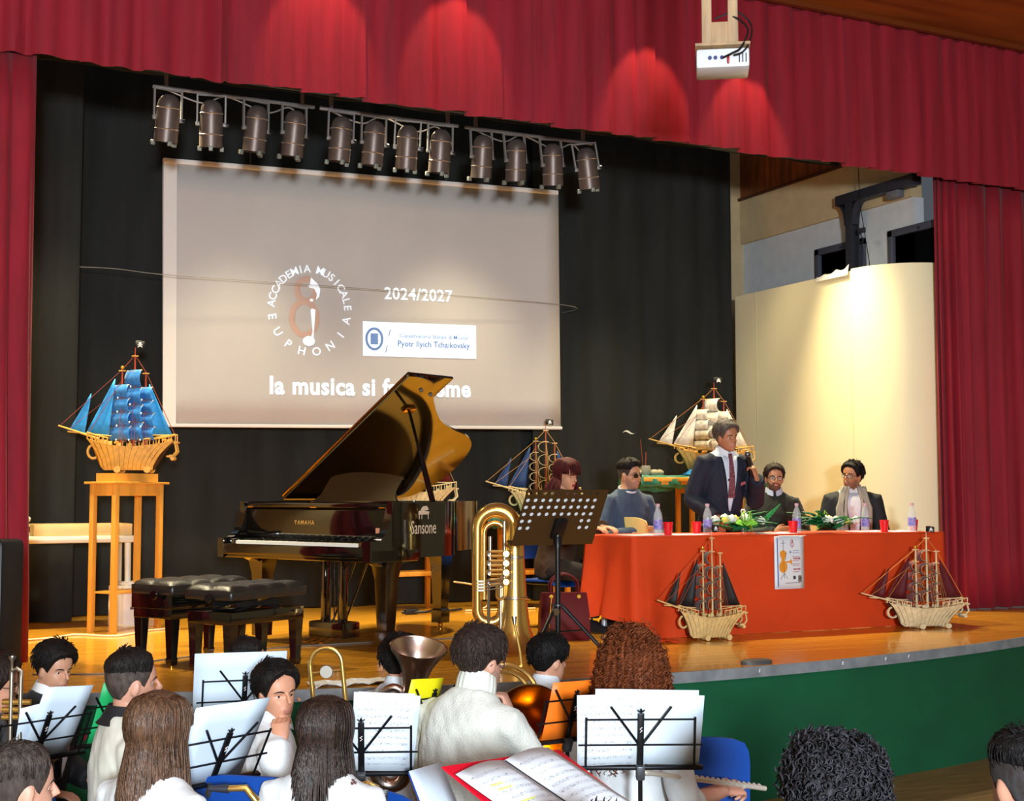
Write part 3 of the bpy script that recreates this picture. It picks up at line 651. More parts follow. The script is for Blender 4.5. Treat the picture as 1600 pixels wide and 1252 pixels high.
for k in range(4): G().sheet([[(-.23 - .02 * k * 0 + .022 * a, -.10, .405 + .02 * k + b * .006) for a in (-1, 1)] for b in (-1, 1)], .005).obj('paddle', mat('paddle_metal', '#8f8a80', .45, .9), t)
for k in range(4): G().tube([(-.20, -.10, .405 + .02 * k), (-.10, -.085, .42 + .02 * k), (-.03, -.08, .46 + .05 * k)], .004, 5).obj('key_rod', M_sil, t)
G().tube([(-.175, -.04, .45), (-.175, -.04, .15)] + arc((-.135, -.04, .14), .04, 180, 360, 8, 0, 2) + [(-.095, -.04, .45)], .011, 8).obj('tuning_slide', M_sil, t)
G().tube([(-.12, -.05, .44), (-.12, -.05, .38)] + arc((-.095, -.05, .37), .025, 180, 360, 8, 0, 2) + [(-.07, -.05, .44)], .011, 8).obj('tuning_slide', MB_, t)
G().tube([(-.06, -.03, .40), (.0, -.075, .355), (.07, -.10, .35), (.10, -.11, .345)], .006, 6).obj('mouthpipe', MB_, t)
for z in (.35, .62): G().lathe([(.0855 if z < .5 else .0665, z - .01), (.088 if z < .5 else .069, z), (.0845 if z < .5 else .0655, z + .01)], 28).obj('brace_ring', M_sil, t)
for z in (.58, .66): G().tube([(-.25, 0, z), (-.07, -.01, z)], .006, 6).obj('brace_bar', M_sil, t)

# ================================================================== STAGE MUSIC STAND
M_st = mat('stand_black', '#17171a', .35, .3); M_desk = mat('desk_bronze', '#4a351b', .5, .3)
t = thing('conductor_stand', 'tall music stand with brown perforated desk in front of the seated woman', 'music stand', (4.03, 7.60, S), 5)
cw, ch = .056, .050; nx, ny = 11, 8; MD = Matrix.Translation((0, .05, .745)) @ rotm(119, 0, 0)
holes = {(i, j) for j in range(4, 7) for i in range(0, 10)} | {(i, j) for j in (2, 3) for i in (0, 1, 8, 9)} | {(i, 7) for i in range(10)}
def skew(x, y): return (x * (1 - .00 * y) + .0, y, 0)
g = G()
for i in range(nx):
    for j in range(ny):
        x, y = (i - nx / 2) * cw, j * ch - .03
        if (i, j) in holes and i < 10:
            sq = [(0, 0), (.5, 0), (1, 0), (1, .5), (1, 1), (.5, 1), (0, 1), (0, .5)]
            c8 = [(.5 + .27 * cos(R(225 + 45 * k)), .5 + .27 * sin(R(225 + 45 * k))) for k in range(8)]
            vs = [(x + a * cw, y + b * ch, z) for z in (0, .003) for a, b in sq + c8]
            fs = []
            for k in range(8):
                q = (k + 1) % 8
                fs += [(k, 8 + k, 8 + q, q), (16 + k, 16 + q, 24 + q, 24 + k), (8 + k, 24 + k, 24 + q, 8 + q)]
            g.add(vs, fs, MD)
        else: g.box((x + cw / 2, y + ch / 2, .0015), (cw, ch, .003), MD)
g.obj('desk', M_desk, t)
G().box((0, -.03, .03), (nx * cw, .004, .06), MD @ Matrix.Translation((0, 0, -.06))).obj('desk_lip', M_desk, t)
G().box((0, .10, .02), (.09, .14, .03), MD, bev=.006).obj('desk_bracket', M_st, t)
G().tube([(0, 0, .40), (0, .0, .80)], .013, 12).obj('upper_pole', mat('pole_grey', '#4a4c50', .3, .7), t)
G().tube([(0, 0, .16), (0, 0, .72)], .018, 12).obj('lower_pole', M_st, t)
G().lathe([(.026, .70), (.026, .76), (.02, .77)], 14, cap=True).obj('collar', M_st, t)
G().lathe([(.045, .335), (.045, .345)], 14, cap=True).obj('hub', mat('pole_grey', '#4a4c50', .3, .7), t)
G().lathe([(.022, -.012), (.022, .012)], 14, at((-.035, -.03, .30), 90), cap=True).obj('leg_knob', M_sil, t)
for a in (205, 335, 85):
    o = G().tube([(.03 * cos(R(a)), .03 * sin(R(a)), .33), (.33 * cos(R(a)), .33 * sin(R(a)), .01)], .013, 8).obj('leg', M_st, t)
    G().tube([(.30 * cos(R(a)), .30 * sin(R(a)), .04), (.335 * cos(R(a)), .335 * sin(R(a)), .008)], .016, 8).obj('rubber_foot', M_st, o)
    G().tube([(.0, 0, .17), (.17 * cos(R(a)), .17 * sin(R(a)), .18)], .006, 6).obj('leg_brace', M_st, t)
sh = tag(G().box((0, 0, 0), (.54, .27, .003)).obj('sheet_music', mat('paper', '#e2e8ec', .7), M=Matrix.Translation((4.03, 7.60, S)) @ rotm(0, 0, 5) @ MD @ Matrix.Translation((-.02, .17, -.0035))), 'white paper lying on the perforated brown music stand', 'paper')
# ================================================================== MODEL SHIPS (bow towards -x)
def shipmesh(hull_mat):
    """hull parts shared by every model ship: list of (name, mesh)"""
    parts = []
    def top(x): return .205 + .065 * max(0, -(x + .02) / .30) ** 1.6 + .05 * max(0, (x - .05) / .34) ** 1.5
    def half(x, tz):
        u = max(0, (x + .30) / .66); b = .082 * max(.06, min(1, (u / .28)) ** .6) * (1 - .42 * max(0, (u - .6) / .4) ** 1.6)
        return b * (.42 + .58 * tz ** .55)
    nb = 13; xb = [-.205 + .40 * k / nb for k in range(nb + 1)]; xt = [-.31 + .67 * k / nb for k in range(nb + 1)]
    zs = [0, .12, .3, .52, .76, 1]
    def bound(k, t, inset=1):
        x0 = xb[k] if k < nb else xb[nb]; x = x0 + (xt[k] - x0) * (t ** 1.7); X = x
        z = .022 + (top(xt[k]) - .022) * t + (.03 * (1 - t) if k == 0 else 0)
        return X, half(xt[k] * .5 + x0 * .5, t) * inset, z
    for k in range(nb):
        rings = []
        for kk, sh in ((k, .0012), (k + 1, -.0012)):
            pts = [bound(kk, t) for t in zs]
            rings.append([(x + sh, -y, z) for x, y, z in pts] + [(x + sh, y, z) for x, y, z in pts[::-1]])
        parts.append(('hull_slice', G().loft(rings).mesh('hull_slice', hull_mat, 35)))
    rings = []
    for kk in range(nb + 1):
        pts = [bound(kk, t, .9) for t in zs]; rings.append([(x, -y, z - .002) for x, y, z in pts] + [(x, y, z - .002) for x, y, z in pts[::-1]])
    parts.append(('hull_core', G().loft(rings).mesh('hull_core', mat('ship_core', '#3a2410', .8), 35)))
    for xa, xb_ in ((-.31, -.14), (.13, .365)):
        for s in (-1, 1):
            g = G()
            for k in range(6):
                x = xa + (xb_ - xa) * k / 5; g.box((x, s * half(x, 1) * .93, top(x) + .022), (.006, .006, .056))
            g.tube([(xa + (xb_ - xa) * i / 6, s * half(xa + (xb_ - xa) * i / 6, 1) * .93, top(xa + (xb_ - xa) * i / 6) + .048) for i in range(7)], .005, 5)
            parts.append(('rail', g.mesh('rail', hull_mat)))
    parts.append(('bowsprit', G().tube([(-.22, 0, .262), (-.53, 0, .365)], [.010, .006], 8).mesh('bowsprit', hull_mat)))
    parts.append(('bow_ring', G().tube([(-.262 + .042 * cos(a), 0, .165 + .052 * sin(a)) for a in [2 * pi * i / 20 for i in range(20)]], .010, 6, closed=True).mesh('bow_ring', hull_mat)))
    g = G()
    for s in (-1, 1): g.tube([(.36, s * .045, .245), (.375, s * .045, .165), (.34, s * .045, .125), (.30, s * .04, .13)], .008, 6)
    g.box((.35, 0, .235), (.07, .10, .012)).box((.335, 0, .13), (.03, .10, .02)).tube([(.345, -.05, .112), (.345, .05, .112)], .016, 10)
    parts.append(('stern_gallery', g.mesh('stern_gallery', hull_mat)))
    for x in (-.06, .165):
        g = G(); g.box((x, 0, .02), (.022, .17, .03), bev=.003)
        for s in (-1, 1): g.lathe([(.026, -.008), (.026, .008)], 14, at((x, s * .092, .026), 90), cap=True)
        parts.append(('cradle', g.mesh('cradle', hull_mat)))
    random.seed(11); g = G()
    for k in range(26):                                     # small deck fittings
        x = random.uniform(-.24, .32); y = random.uniform(-.045, .045)
        if k % 3: g.tube([(x, y, top(x) - .02), (x, y, top(x) + random.uniform(.015, .04))], .006, 6)
        else: g.box((x, y, top(x) + .006), (.035, .022, .04), bev=.003)
    for x in (-.09, .27): g.tube([(x, -.05, top(x) + .02), (x + .03, -.085, top(x) + .024)], .009, 8)
    parts.append(('deck_fittings', tag_mesh(g.mesh('deck_fittings', hull_mat))))
    return parts
def tag_mesh(m): return m
SHIP_CACHE = {}
MASTS = [(-.055, .80), (.04, .915), (.125, .78)]
def ship(loc, rz, label, hullc, mastc, sailc, jibc, ropec, style, sc=1, flag=True, tx=0, ropes=True, crew=None):
    hm = mat('ply' + hullc, hullc, .5, var=.15, vscale=(30, 8, 30)); mm = mat('mast' + mastc, mastc, .45); sm = mat('sail' + sailc, sailc, .5, var=.30, vscale=(28, 28, 28), sheen=.2); jm = mat('jib' + jibc, jibc, .6, var=.18, vscale=(22, 22, 22)); rm = mat('rope' + ropec, ropec, .5)
    if hullc not in SHIP_CACHE: SHIP_CACHE[hullc] = shipmesh(hm)
    t = thing('model_ship', label, 'model ship', loc, rz, 'wooden model sailing ships'); t.scale = sc if isinstance(sc, tuple) else (sc, sc, sc)
    for n, me in SHIP_CACHE[hullc]:
        o = link(n, me, t)
        if n == 'deck_fittings': o['kind'] = 'stuff'
    for i, (x, h) in enumerate(MASTS):
        m = G().tube([(x, 0, .20), (x, 0, h)], [.010, .006], 8).obj('mast', mm, t)
        for z in (h - .01, h - .16 + .03): G().box((x, 0, z), (.05, .012, .008)).box((x, 0, z), (.012, .05, .008)).obj('mast_top', hm, m)
        n = 4; z0 = .25; zt = h - .12
        for k in range(n):
            za = z0 + (zt - z0) * k / n; zb = z0 + (zt - z0) * (k + 1) / n; wd = (.115 - .018 * k) * (1.12 if i == 1 else .92); Mx = Matrix.Translation((x, 0, 0))
            if style == 'square':
                Mx = Mx @ rotm(0, 0, 50); wd = (.126 - .011 * k); gap = .010 if k < n - 1 else 0
                rows = [[(-.028 * sin(pi * q / 6) * (1 - .3 * abs(p / 4 - 1)) - .006, wd * (p / 4 - 1) * (1.0 - .05 * q / 6), za + (zb - za) * (.97 * q / 6) + .006 * sin(pi * p / 8)) for p in range(9)] for q in range(7)]
                G().sheet(rows, .002, Mx).obj('sail', sm, t, ang=180)
                G().tube([(-.004, -wd, za + (zb - za) * .98), (-.004, wd, za + (zb - za) * .98)], .004, 6, M=Mx).obj('yard', hm, t)
                for s in (-1, 1): G().ell((-.01, s * wd, za), (.006, .006, .009), Mx, 8, 6).obj('sail_clew', mat('clew_white', '#e8e6de', .5), t)
            else:
                rr = (zb - za) * (.42 if style == 'roll' else .5); zc = (za + zb) / 2; wd = (.074 if style == 'roll' else .085) * (1 - .08 * k)
                Mx = Mx @ rotm(0, 0, -6 if style == 'roll' else 34)
                rows = [[(-.006 - rr * (1.15 if style == 'roll' else .7) * sin(pi * q / 8), wd * (p / 3 - 1), zc - rr * cos(pi * q / 8)) for p in range(7)] for q in range(9)]
                G().sheet(rows, .002, Mx).obj('sail', sm, t, ang=180)
                if style == 'roll':
                    G().tube([(-.006 - rr * 1.17 * sin(pi * q / 10), wd, zc - rr * cos(pi * q / 10)) for q in range(11)], .0022 if ropes else .0012, 5, M=Mx).tube([(-.006 - rr * 1.17 * sin(pi * q / 10), -wd, zc - rr * cos(pi * q / 10)) for q in range(11)], .0022 if ropes else .0012, 5, M=Mx).obj('sail_hoop', hm, t)
                G().tube([(-.006, -wd, zc + rr), (-.006, wd, zc + rr)], .004, 6, M=Mx).obj('yard', hm, t)
    for (a, b, c) in (((-.45, .325), (-.285, .62), (-.33, .31)), ((-.315, .318), (-.105, .74), (-.15, .29))):
        rows = [[Vector((a[0], 0, a[1])).lerp(Vector((c[0], 0, c[1])), u).lerp(Vector((b[0], 0, b[1])), v) + Vector((0, .022 * sin(pi * u) * (1 - v), 0)) for u in [q / 5 for q in range(6)]] for v in [0, .2, .4, .6, .8, .97]]
        G().sheet(rows, .002).obj('jib_sail', jm, t, ang=180)
    a, b, c = (.155, .30), (.15, .70), (.33, .30)
    rows = [[Vector((a[0], 0, a[1])).lerp(Vector((c[0], 0, c[1])), u).lerp(Vector((b[0], 0, b[1])), v) + Vector((0, .02 * sin(pi * u) * (1 - v), 0)) for u in [q / 5 for q in range(6)]] for v in [0, .2, .4, .6, .8, .97]]
    G().sheet(rows, .002).obj('spanker_sail', jm, t, ang=180)
    G().tube([(.13, 0, .292), (.36, 0, .292)], .005, 6).obj('boom', hm, t)
    G().tube([(-.46, 0, .318), (-.13, 0, .285)], .005, 6).obj('boom', hm, t)
    g = G()
    def rope(p, q, r=.0022): g.tube([p, q], r, 4)
    rope((-.52, 0, .362), (-.055, 0, .80), .003); rope((-.055, 0, .80), (.04, 0, .912), .003); rope((.04, 0, .912), (.125, 0, .78), .003); rope((.125, 0, .78), (.37, 0, .26), .003)
    rope((-.46, 0, .33), (-.055, 0, .66)); rope((-.30, 0, .31), (-.055, 0, .72)); rope((-.055, 0, .79), (.125, 0, .77))
    for x, h in MASTS:
        for s in (-1, 1):
            for dx in (-.0, .025, .05): rope((x + dx, s * .078, .235), (x, 0, h - .1), .0014 if not ropes else .002)
    tag(g.obj('rigging', rm, t), kind='stuff')
    G().ell((-.055, 0, .815), (.014, .014, .014), nu=10, nv=7).obj('mast_knob', mat('knob_gold', '#c9a42c', .3, .7), t)
    G().tube([(.04, 0, .91), (.04, 0, .97)], .003, 6).obj('flag_staff', mm, t)
    f = G().sheet([[(.04 + .072 * u / 5, .008 * sin(u * 1.2), .965 + .06 * v + .004 * sin(u)) for u in range(6)] for v in range(2)], .0015).obj('flag', mat('flag_black', '#141414', .7), t, ang=180)
    g = G().ell((.078, -.012, 1.0), (.011, .002, .012), nu=10, nv=6)
    for s in (-1, 1): g.box((0, 0, 0), (.042, .002, .005), at((.078, -.012, .983), 0, s * 28, 0))
    g.obj('flag_skull', mat('flag_white', '#e6e6e6', .6), f)
    return t
ship((1.88, 10.60, S + 1.205), -22, 'model ship with bright blue sails on the tall pine stand at left', '#d9a548', '#b8451f', '#1c7ccb', '#2a97dc', '#8f3d22', 'square')
ship((4.58, 11.38, S + .86), -14, 'model ship half hidden behind the open grand piano lid', '#d8c48e', '#8c3a20', '#6d1414', '#6d1414', '#b5823a', 'roll')
ship((5.76, 11.18, S + .845), -16, 'model ship with navy jib sails and dark round sails behind the seated woman', '#d8c08a', '#a8552a', '#1b1715', '#1c3c6e', '#b98a45', 'roll', (1, 1, .88))
ship((7.54, 11.02, S + 1.245), -12, 'model ship with white sails on the green cloth behind the standing man', '#d2a452', '#9a3414', '#e9e2cc', '#efe9d6', '#a86d3a', 'billow', (1.2, 1.1, .93))
ship((5.53, 8.12, S + .002), -8, 'plywood model ship with black sails on the stage floor before the table', '#d8b878', '#d8b878', '#191613', '#1d1b1d', '#b5522a', 'roll', (.76, .80, .80), ropes=False)
ship((7.52, 8.10, S + .002), -10, 'plywood model ship with dark red sails by the right end of the table', '#e0cda0', '#dcc79a', '#6a0f12', '#57101a', '#c8853a', 'roll', (1.02, .9, .77), ropes=False)
# little pot with sticks and bird flag at the left end of the green cloth
t = thing('small_pot', 'tiny grey pot with upright sticks at the left end of the green cloth', 'pot', (6.80, 11.03, S + 1.23))
G().lathe([(.0, 0), (.04, .0), (.055, .03), (.05, .09), (.045, .09), (.045, .02), (0, .02)], 16).obj('pot_body', mat('pot_grey', '#9b927a', .6), t)
G().tube([(0, 0, .02), (.01, 0, .22)], .005, 5).tube([(-.02, 0, .02), (-.05, 0, .34)], .003, 5).obj('sticks', mat('stick_red', '#8a3a22', .6), t)
for x, y in ((.10, .0), (.17, .02), (-.09, 0)): G().ell((x, y, .025), (.05, .04, .03)).obj('stone', mat('stone_grey', '#aaa07e', .7, var=.2), t)
t = thing('bird_ornament', 'small white bird ornament on a thin black rod above the green cloth', 'ornament', (6.62, 11.03, S + 1.23))
G().tube([(.06, 0, .0), (.055, 0, .36)], .003, 5).obj('rod', M_st, t)
G().sheet([[(-.07 + .02 * u, 0, .40 + .012 * sin(u * .9) + (.02 - .012 * abs(u - 3.5) * .5) * v) for u in range(8)] for v in (0, 1)], .006).obj('bird', mat('bird_white', '#d6dccf', .6), t)

# ================================================================== TABLE
TX0, TX1, TY0, TY1, TZ = 5.05, 7.98, 8.36, 9.04, S + .725
t = thing('long_table', 'long presentation table hidden under the orange cloth', 'table', ((TX0 + TX1) / 2, (TY0 + TY1) / 2, S))
G().box((0, 0, .705), (TX1 - TX0 - .02, TY1 - TY0 - .02, .03), bev=.004).obj('table_top', mat('grey_laminate', '#9a9a98', .5), t)
for x in (-1.36, 0, 1.36):
    for y in (-.27, .27): G().tube([(x, y, 0), (x, y, .69)], .022, 12).obj('leg', mat('leg_grey', '#b4b6ba', .35, .4), t)
M_or = mat('orange_cloth', '#d64004', .75, var=.10, vscale=(3, 3, 3), bump=.3, bscale=(500, 500, 500))
random.seed(9)
per = []
def seg(a, b, n, nx, ny, drop): 
    for i in range(n): per.append((a[0] + (b[0] - a[0]) * i / n, a[1] + (b[1] - a[1]) * i / n, nx, ny, drop))
e = .012
seg((TX0 - e, TY1 + e), (TX0 - e, TY0 - e), 22, -1, 0, .68); seg((TX0 - e, TY0 - e), (TX1 + e, TY0 - e), 90, 0, -1, .727); seg((TX1 + e, TY0 - e), (TX1 + e, TY1 + e), 20, 1, 0, .70); seg((TX1 + e, TY1 + e), (TX0 - e, TY1 + e), 60, 0, 1, .10)
def hang(i, p, f):
    x, y, nx, ny, dr = p; s = i * .12
    if nx == -1: o = f * (.06 + .055 * sin(i * .55)) ; dr = .59 + .02 * sin(i * .4)
    elif ny == -1 and x < TX0 + .55: u = (x - TX0) / .55; o = f * .05 * (sin(u * 9) * (1 - u) + .6 * (1 - u)); dr = .60 + .127 * min(1, u * 3)
    elif ny == -1: o = f * (.012 + .006 * sin(x * 3.1) + .004 * sin(x * 7.7))
    else: o = f * (.03 + .02 * sin(i * .6))
    cx = -1 if (i < 22 and i > 18) or (22 <= i < 24) else 0
    return (x + nx * o + cx * .03 * f, y + ny * o + cx * .04 * f, TZ + .004 - dr * f ** 1.0 - (0 if f else 0))
rings = [[hang(i, p, f) for i, p in enumerate(per)] for f in (1, .85, .68, .5, .33, .18, .07, .02)]
rings.append([(p[0], p[1], TZ + .012) for p in per])
for q in (.97, .8): rings.append([((p[0] - 6.515) * q + 6.515, (p[1] - 8.70) * q + 8.70, TZ + .013) for p in per])
g = G().loft(rings, cap=False); n = len(per); base = len(g.v) - n; g.f.append(tuple(range(base, base + n))); g.m.append(0)
tag(g.obj('tablecloth', M_or, ang=180), 'bright orange cloth draped over the long presentation table', 'tablecloth')
tag(G().sheet([[(4.80 + .42 * i / 14 + .03 * sin(j), 8.05 + .32 * j / 8 + .02 * sin(i * .8), S + .006 + .015 * abs(sin(i * .7 + j))) for i in range(15)] for j in range(9)], .003).obj('cloth_fold', M_or, ang=180), 'loose orange cloth end lying on the stage at the table corner', 'cloth')
ZT = TZ + .014
M_pet = mat('clear_plastic', '#e6edf2', .08, alpha=.28); M_lab = mat('bottle_label', '#b9a4d6', .5, var=.6, vscale=(60, 60, 40), hex2='#5560b8'); M_capp = mat('cap_pink', '#d8a9b4', .4); M_cup = mat('red_cup', '#e01822', .4)
bott = None
for x, y, lab in ((5.36, 8.52, 'clear water bottle in front of the man in the blue-grey sweater'), (5.80, 8.52, 'clear water bottle in front of the standing man'), (6.645, 8.53, 'clear water bottle above the hanging poster'), (7.32, 8.52, 'clear water bottle in front of the man with the scarf'), (7.82, 8.53, 'clear water bottle at the right end of the orange table')):
    if bott is None:
        b = thing('water_bottle', lab, 'bottle', (x, y, ZT), 0, 'water bottles on the orange table')
        G().lathe([(.0, .003), (.030, .0), (.034, .006), (.034, .04), (.032, .05), (.034, .06), (.034, .125), (.033, .14), (.030, .16), (.018, .19), (.0135, .20), (.0135, .215)], 24).obj('bottle_body', M_pet, b)
        G().lathe([(.0345, .045), (.0345, .115)], 24).obj('label', M_lab, b)
        G().lathe([(.0, .232), (.014, .232), (.0155, .228), (.0155, .212)], 16).obj('cap', M_capp, b)
        bott = b
    else: dup(bott, (x, y, ZT), label=lab)
cup = None
for x, y, lab in ((5.435, 8.50, 'red plastic cup beside the leftmost water bottle'), (5.755, 8.60, 'red plastic cup behind the bottle of the standing man'), (6.585, 8.50, 'red plastic cup left of the poster bottle'), (7.50, 8.50, 'red plastic cup in front of the man with the scarf'), (7.90, 8.60, 'red plastic cup beside the rightmost water bottle')):
    if cup is None:
        b = thing('plastic_cup', lab, 'cup', (x, y, ZT), 0, 'red plastic cups on the orange table')
        G().lathe([(0, .002), (.027, 0), (.029, .01), (.037, .092), (.0355, .092), (.027, .006), (0, .006)], 24).obj('cup_body', M_cup, b)
        G().lathe([(.037, .09), (.0388, .093), (.037, .096), (.0355, .093), (.037, .09)], 24).obj('cup_rim', M_cup, b); cup = b
    else: dup(cup, (x, y, ZT), label=lab)
M_leaf = mat('leaf_green', '#0f6b33', .5, var=.3); M_ribbon = mat('lime_ribbon', '#8fd84a', .35); M_yel = mat('petal_yellow', '#e0d055', .5); M_wht = mat('petal_white', '#e8ebdf', .5)
def bouquet(loc, rz, label, seed, tail):
    random.seed(seed); t = thing('bouquet', label, 'bouquet', loc, rz, 'bouquets on the orange table'); t.scale = (1.2, 1.25, 1.45)
    for k in range(44):
        a = random.gauss(0, .28) + (pi if k % 4 == 0 else 0); L = random.uniform(.14, .28); z = random.uniform(.008, .05); x0 = random.uniform(-.06, .06)
        p = [(x0 + L * u * cos(a), L * u * sin(a) * .9, z + (.07 if k % 3 == 0 and k % 4 else .03) * u + .02 * sin(pi * u)) for u in (0, .3, .6, .85, 1)]
        wd = random.uniform(.008, .016)
        G().sheet([[(q[0], q[1] - wd * sc_, q[2]), (q[0], q[1], q[2] + .004), (q[0], q[1] + wd * sc_, q[2])] for q, sc_ in zip(p, (.4, 1, 1, .6, .05))], .0012).obj('leaf', M_leaf, t, ang=180)
    for k in range(9):
        x = -.20 + .045 * k + random.uniform(-.01, .01); y = random.uniform(-.05, .02); z = .055 + random.uniform(0, .03); m = M_yel if k % 3 == 1 else M_wht; r = .021 if k % 3 == 1 else .025
        g = G()
        for q in range(7):
            b = 2 * pi * q / 7; g.ell((x + r * .6 * cos(b), y + r * .6 * sin(b), z + .004 * (q % 2)), (r * .62, r * .62, r * .7), nu=8, nv=6)
        f = g.ell((x, y, z + .012), (r * .55, r * .55, r * .6), nu=8, nv=6).obj('flower', m, t)
        G().tube([(x, y, z), (x + .08, y + .01, .03)], .003, 5).obj('stem', M_leaf, f)
    for k in range(5):
        a = R(-60 + 60 * k); g = G().tube([(0, -.07, .05), (.05 * cos(a), -.08, .05 + .055 * abs(sin(a)) + .02), (.085 * cos(a), -.075, .05 + .05 * sin(a) + .01), (.03 * cos(a), -.07, .05)], .011, 6, flat=.3); g.obj('ribbon_loop', M_ribbon, t)
    if tail: 
        for k in range(7): G().tube([(.12, .0, .04), (.24 + .02 * k, .01, .06 + .016 * k)], [.005, .003], 5).obj('stalk', mat('stalk_green', '#2f9a55', .5), t)
    return t
bouquet((6.10, 8.54, ZT), 4, 'white and yellow flower bouquet with long green stalks near the standing man', 21, True)
bouquet((6.98, 8.53, ZT), 184, 'white and yellow flower bouquet between the poster and the man with the scarf', 22, False)
t = thing('trophy_fork', 'small white heart-topped stick in the left bouquet', 'stick', (6.20, 8.62, ZT))
G().tube([(0, 0, .0), (.0, 0, .145)], .004, 6).obj('stick', mat('white_gloss', '#f0f0ec', .3), t)
G().tube([(0, 0, .14), (-.016, 0, .16), (-.02, 0, .175), (-.01, 0, .187), (0, 0, .18), (.01, 0, .187), (.02, 0, .175), (.016, 0, .16)], .005, 6, closed=True).obj('heart_head', mat('white_gloss', '#f0f0ec', .3), t)
M_pap = mat('paper', '#e2e8ec', .7)
for x, y, r, lab in ((5.23, 8.55, 8, 'white papers in front of the seated woman on the table'), (5.60, 8.52, -6, 'white sheet between the two left bottles on the table'), (6.44, 8.52, 3, 'white sheet lying behind the hanging poster'), (7.43, 8.62, -5, 'white sheet by the scarf man on the table'), (7.68, 8.54, 10, 'white sheet near the right end of the table')):
    tag(G().sheet([[(-.15 + .3 * i / 4, -.105 + .07 * j, .002 + .004 * (i == 4) + .003 * (j == 3)) for i in range(5)] for j in range(4)], .002).obj('paper_sheet', M_pap, M=at((x, y, ZT), 0, 0, r)), lab, 'paper', 'papers on the orange table')
# poster hanging on the table front
pz = TZ - .20
t = thing('poster', 'white concert poster with violin drawing hanging on the orange table front', 'poster', (6.405, 8.322, pz), 2)
PW, PH = .285, .40
G().sheet([[(PW * (i / 6 - .5), -.004 * sin(i * .5), PH * (.5 - j / 6) ) for i in range(7)] for j in range(7)], .0015).obj('sheet', mat('poster_white', '#dde3ea', .5), t, ang=180)
G().sheet([[(-.085, .0, .20), (-.085 + PW * .9, 0, .20)], [(-.085, .05, .206), (-.085 + PW * .9, .05, .206)]], .0015).obj('top_flap', mat('poster_white', '#dde3ea', .5), t)
MPo = Matrix.Translation((0, -.0065, 0)) @ rotm(90, 0, 0)
G().prism([(-.122, .19), (-.114, .19), (-.106, -.18), (-.116, -.185)][::-1], .0006, MPo).obj('blue_stripe', mat('stripe_blue', '#3f62a8', .5), t)
M_vio = mat('violin_orange', '#e0952c', .5); M_ink = mat('ink_brown', '#5a3f3a', .6); M_inkr = mat('ink_red', '#a8463f', .6)
g = G()
vio = spline([(0, .095, 0), (.028, .08, 0), (.028, .05, 0), (.016, .03, 0), (.018, .01, 0), (.036, -.015, 0), (.036, -.05, 0), (.018, -.072, 0), (0, -.078, 0)], 5)
cont = [(p.x, p.y) for p in vio] + [(-p.x, p.y) for p in vio[::-1]][1:-1]
g.prism([(x - .062, y + .0) for x, y in cont][::-1], .0006, MPo); g.prism([(-.06, .005), (.0, .012), (.022, .028), (.022, -.022), (.0, -.002), (-.06, -.003)], .0008, MPo)
g.obj('violin_print', M_vio, t)
g = G()
for a, b in (((-.062, .17), (-.06, .09)), ((-.085, .145), (-.04, .147)), ((-.058, .0), (-.052, -.12)), ((-.052, -.08), (-.09, -.125)), ((-.052, -.08), (-.02, -.125)), ((-.04, .02), (-.038, .07)), ((-.05, .07), (-.028, .072))):
    g.tube([(a[0], -.0068, a[1]), (b[0], -.0068, b[1])], .0016, 4)
g.obj('line_print', M_ink, t)
g = G()
for c, r in (((.022, .160), .011), ((.024, .135), .016)): g.tube([(c[0] + r * cos(q), -.0068, c[1] + r * sin(q)) for q in [2 * pi * k / 14 for k in range(14)]], .0022, 4, closed=True)
g.tube([(.025, -.0068, .178), (.026, -.0068, .108)], .0016, 4).obj('clef_print', M_inkr, t)
M_blt = mat('ink_blue', '#5d7db0', .6)
G().ell((.008, -.0066, .078), (.008, .0006, .010), nu=12, nv=6).obj('seal_print', M_blt, t)
for z, w_, m in ((.088, .05, M_blt), (.072, .055, M_blt), (.042, .06, M_inkr), (.012, .05, M_inkr), (-.012, .06, M_inkr), (-.024, .055, M_inkr), (-.072, .05, M_inkr), (-.155, .12, M_ink)):
    G().box((.062 if z > -.1 else .03, -.0064, z), (w_ * 1.2, .0005, .0035)).obj('print_line', m, t)
for z in (.028, -.052):
    for k in range(5): G().box((.042 + .014 * k, -.0064, z), (.010, .0005, .013)).obj('print_block', M_inkr, t)
G().box((.045, -.0064, -.115), (.024, .0005, .026)).obj('dark_emblem', mat('ink_dark', '#3a3b44', .6), t)
G().box((.098, -.0064, -.125), (.034, .0005, .05)).obj('photo_print', mat('photo_brown', '#7d7364', .6, var=.7, vscale=(60, 60, 60)), t)
# handbag
M_bag = mat('oxblood_leather', '#5c1416', .55, bump=.1, spec=.2)
t = thing('handbag', 'dark red leather handbag on the stage beside the seated woman', 'handbag', (4.62, 8.62, S), -20)
G().loft([[(sx * .18 * k, sy * d_, z) for sx, sy in ((-1, -1), (-.4, -1.15), (.4, -1.15), (1, -1), (1, 1), (.4, 1.15), (-.4, 1.15), (-1, 1))] for z, k, d_ in ((0, .96, .075), (.02, 1, .085), (.18, .98, .075), (.30, .92, .045), (.335, .90, .03))]).obj('bag_body', M_bag, t, ang=50)
for y in (-.05, .05): G().tube(spline([(-.10, y, .32), (-.09, y, .42), (0, y, .47), (.09, y, .42), (.10, y, .32)], 5), .008, 6).obj('handle', M_bag, t)
G().tube([(-.10, -.09, .31), (-.115, -.10, .18), (-.12, -.105, .06)], .006, 6).obj('gold_zip', M_brass, t)
for x in (-.10, .10): G().lathe([(.014, -.004), (.014, .004)], 10, at((x, -.065, .31), 90), cap=True).obj('ring', M_brass, t)

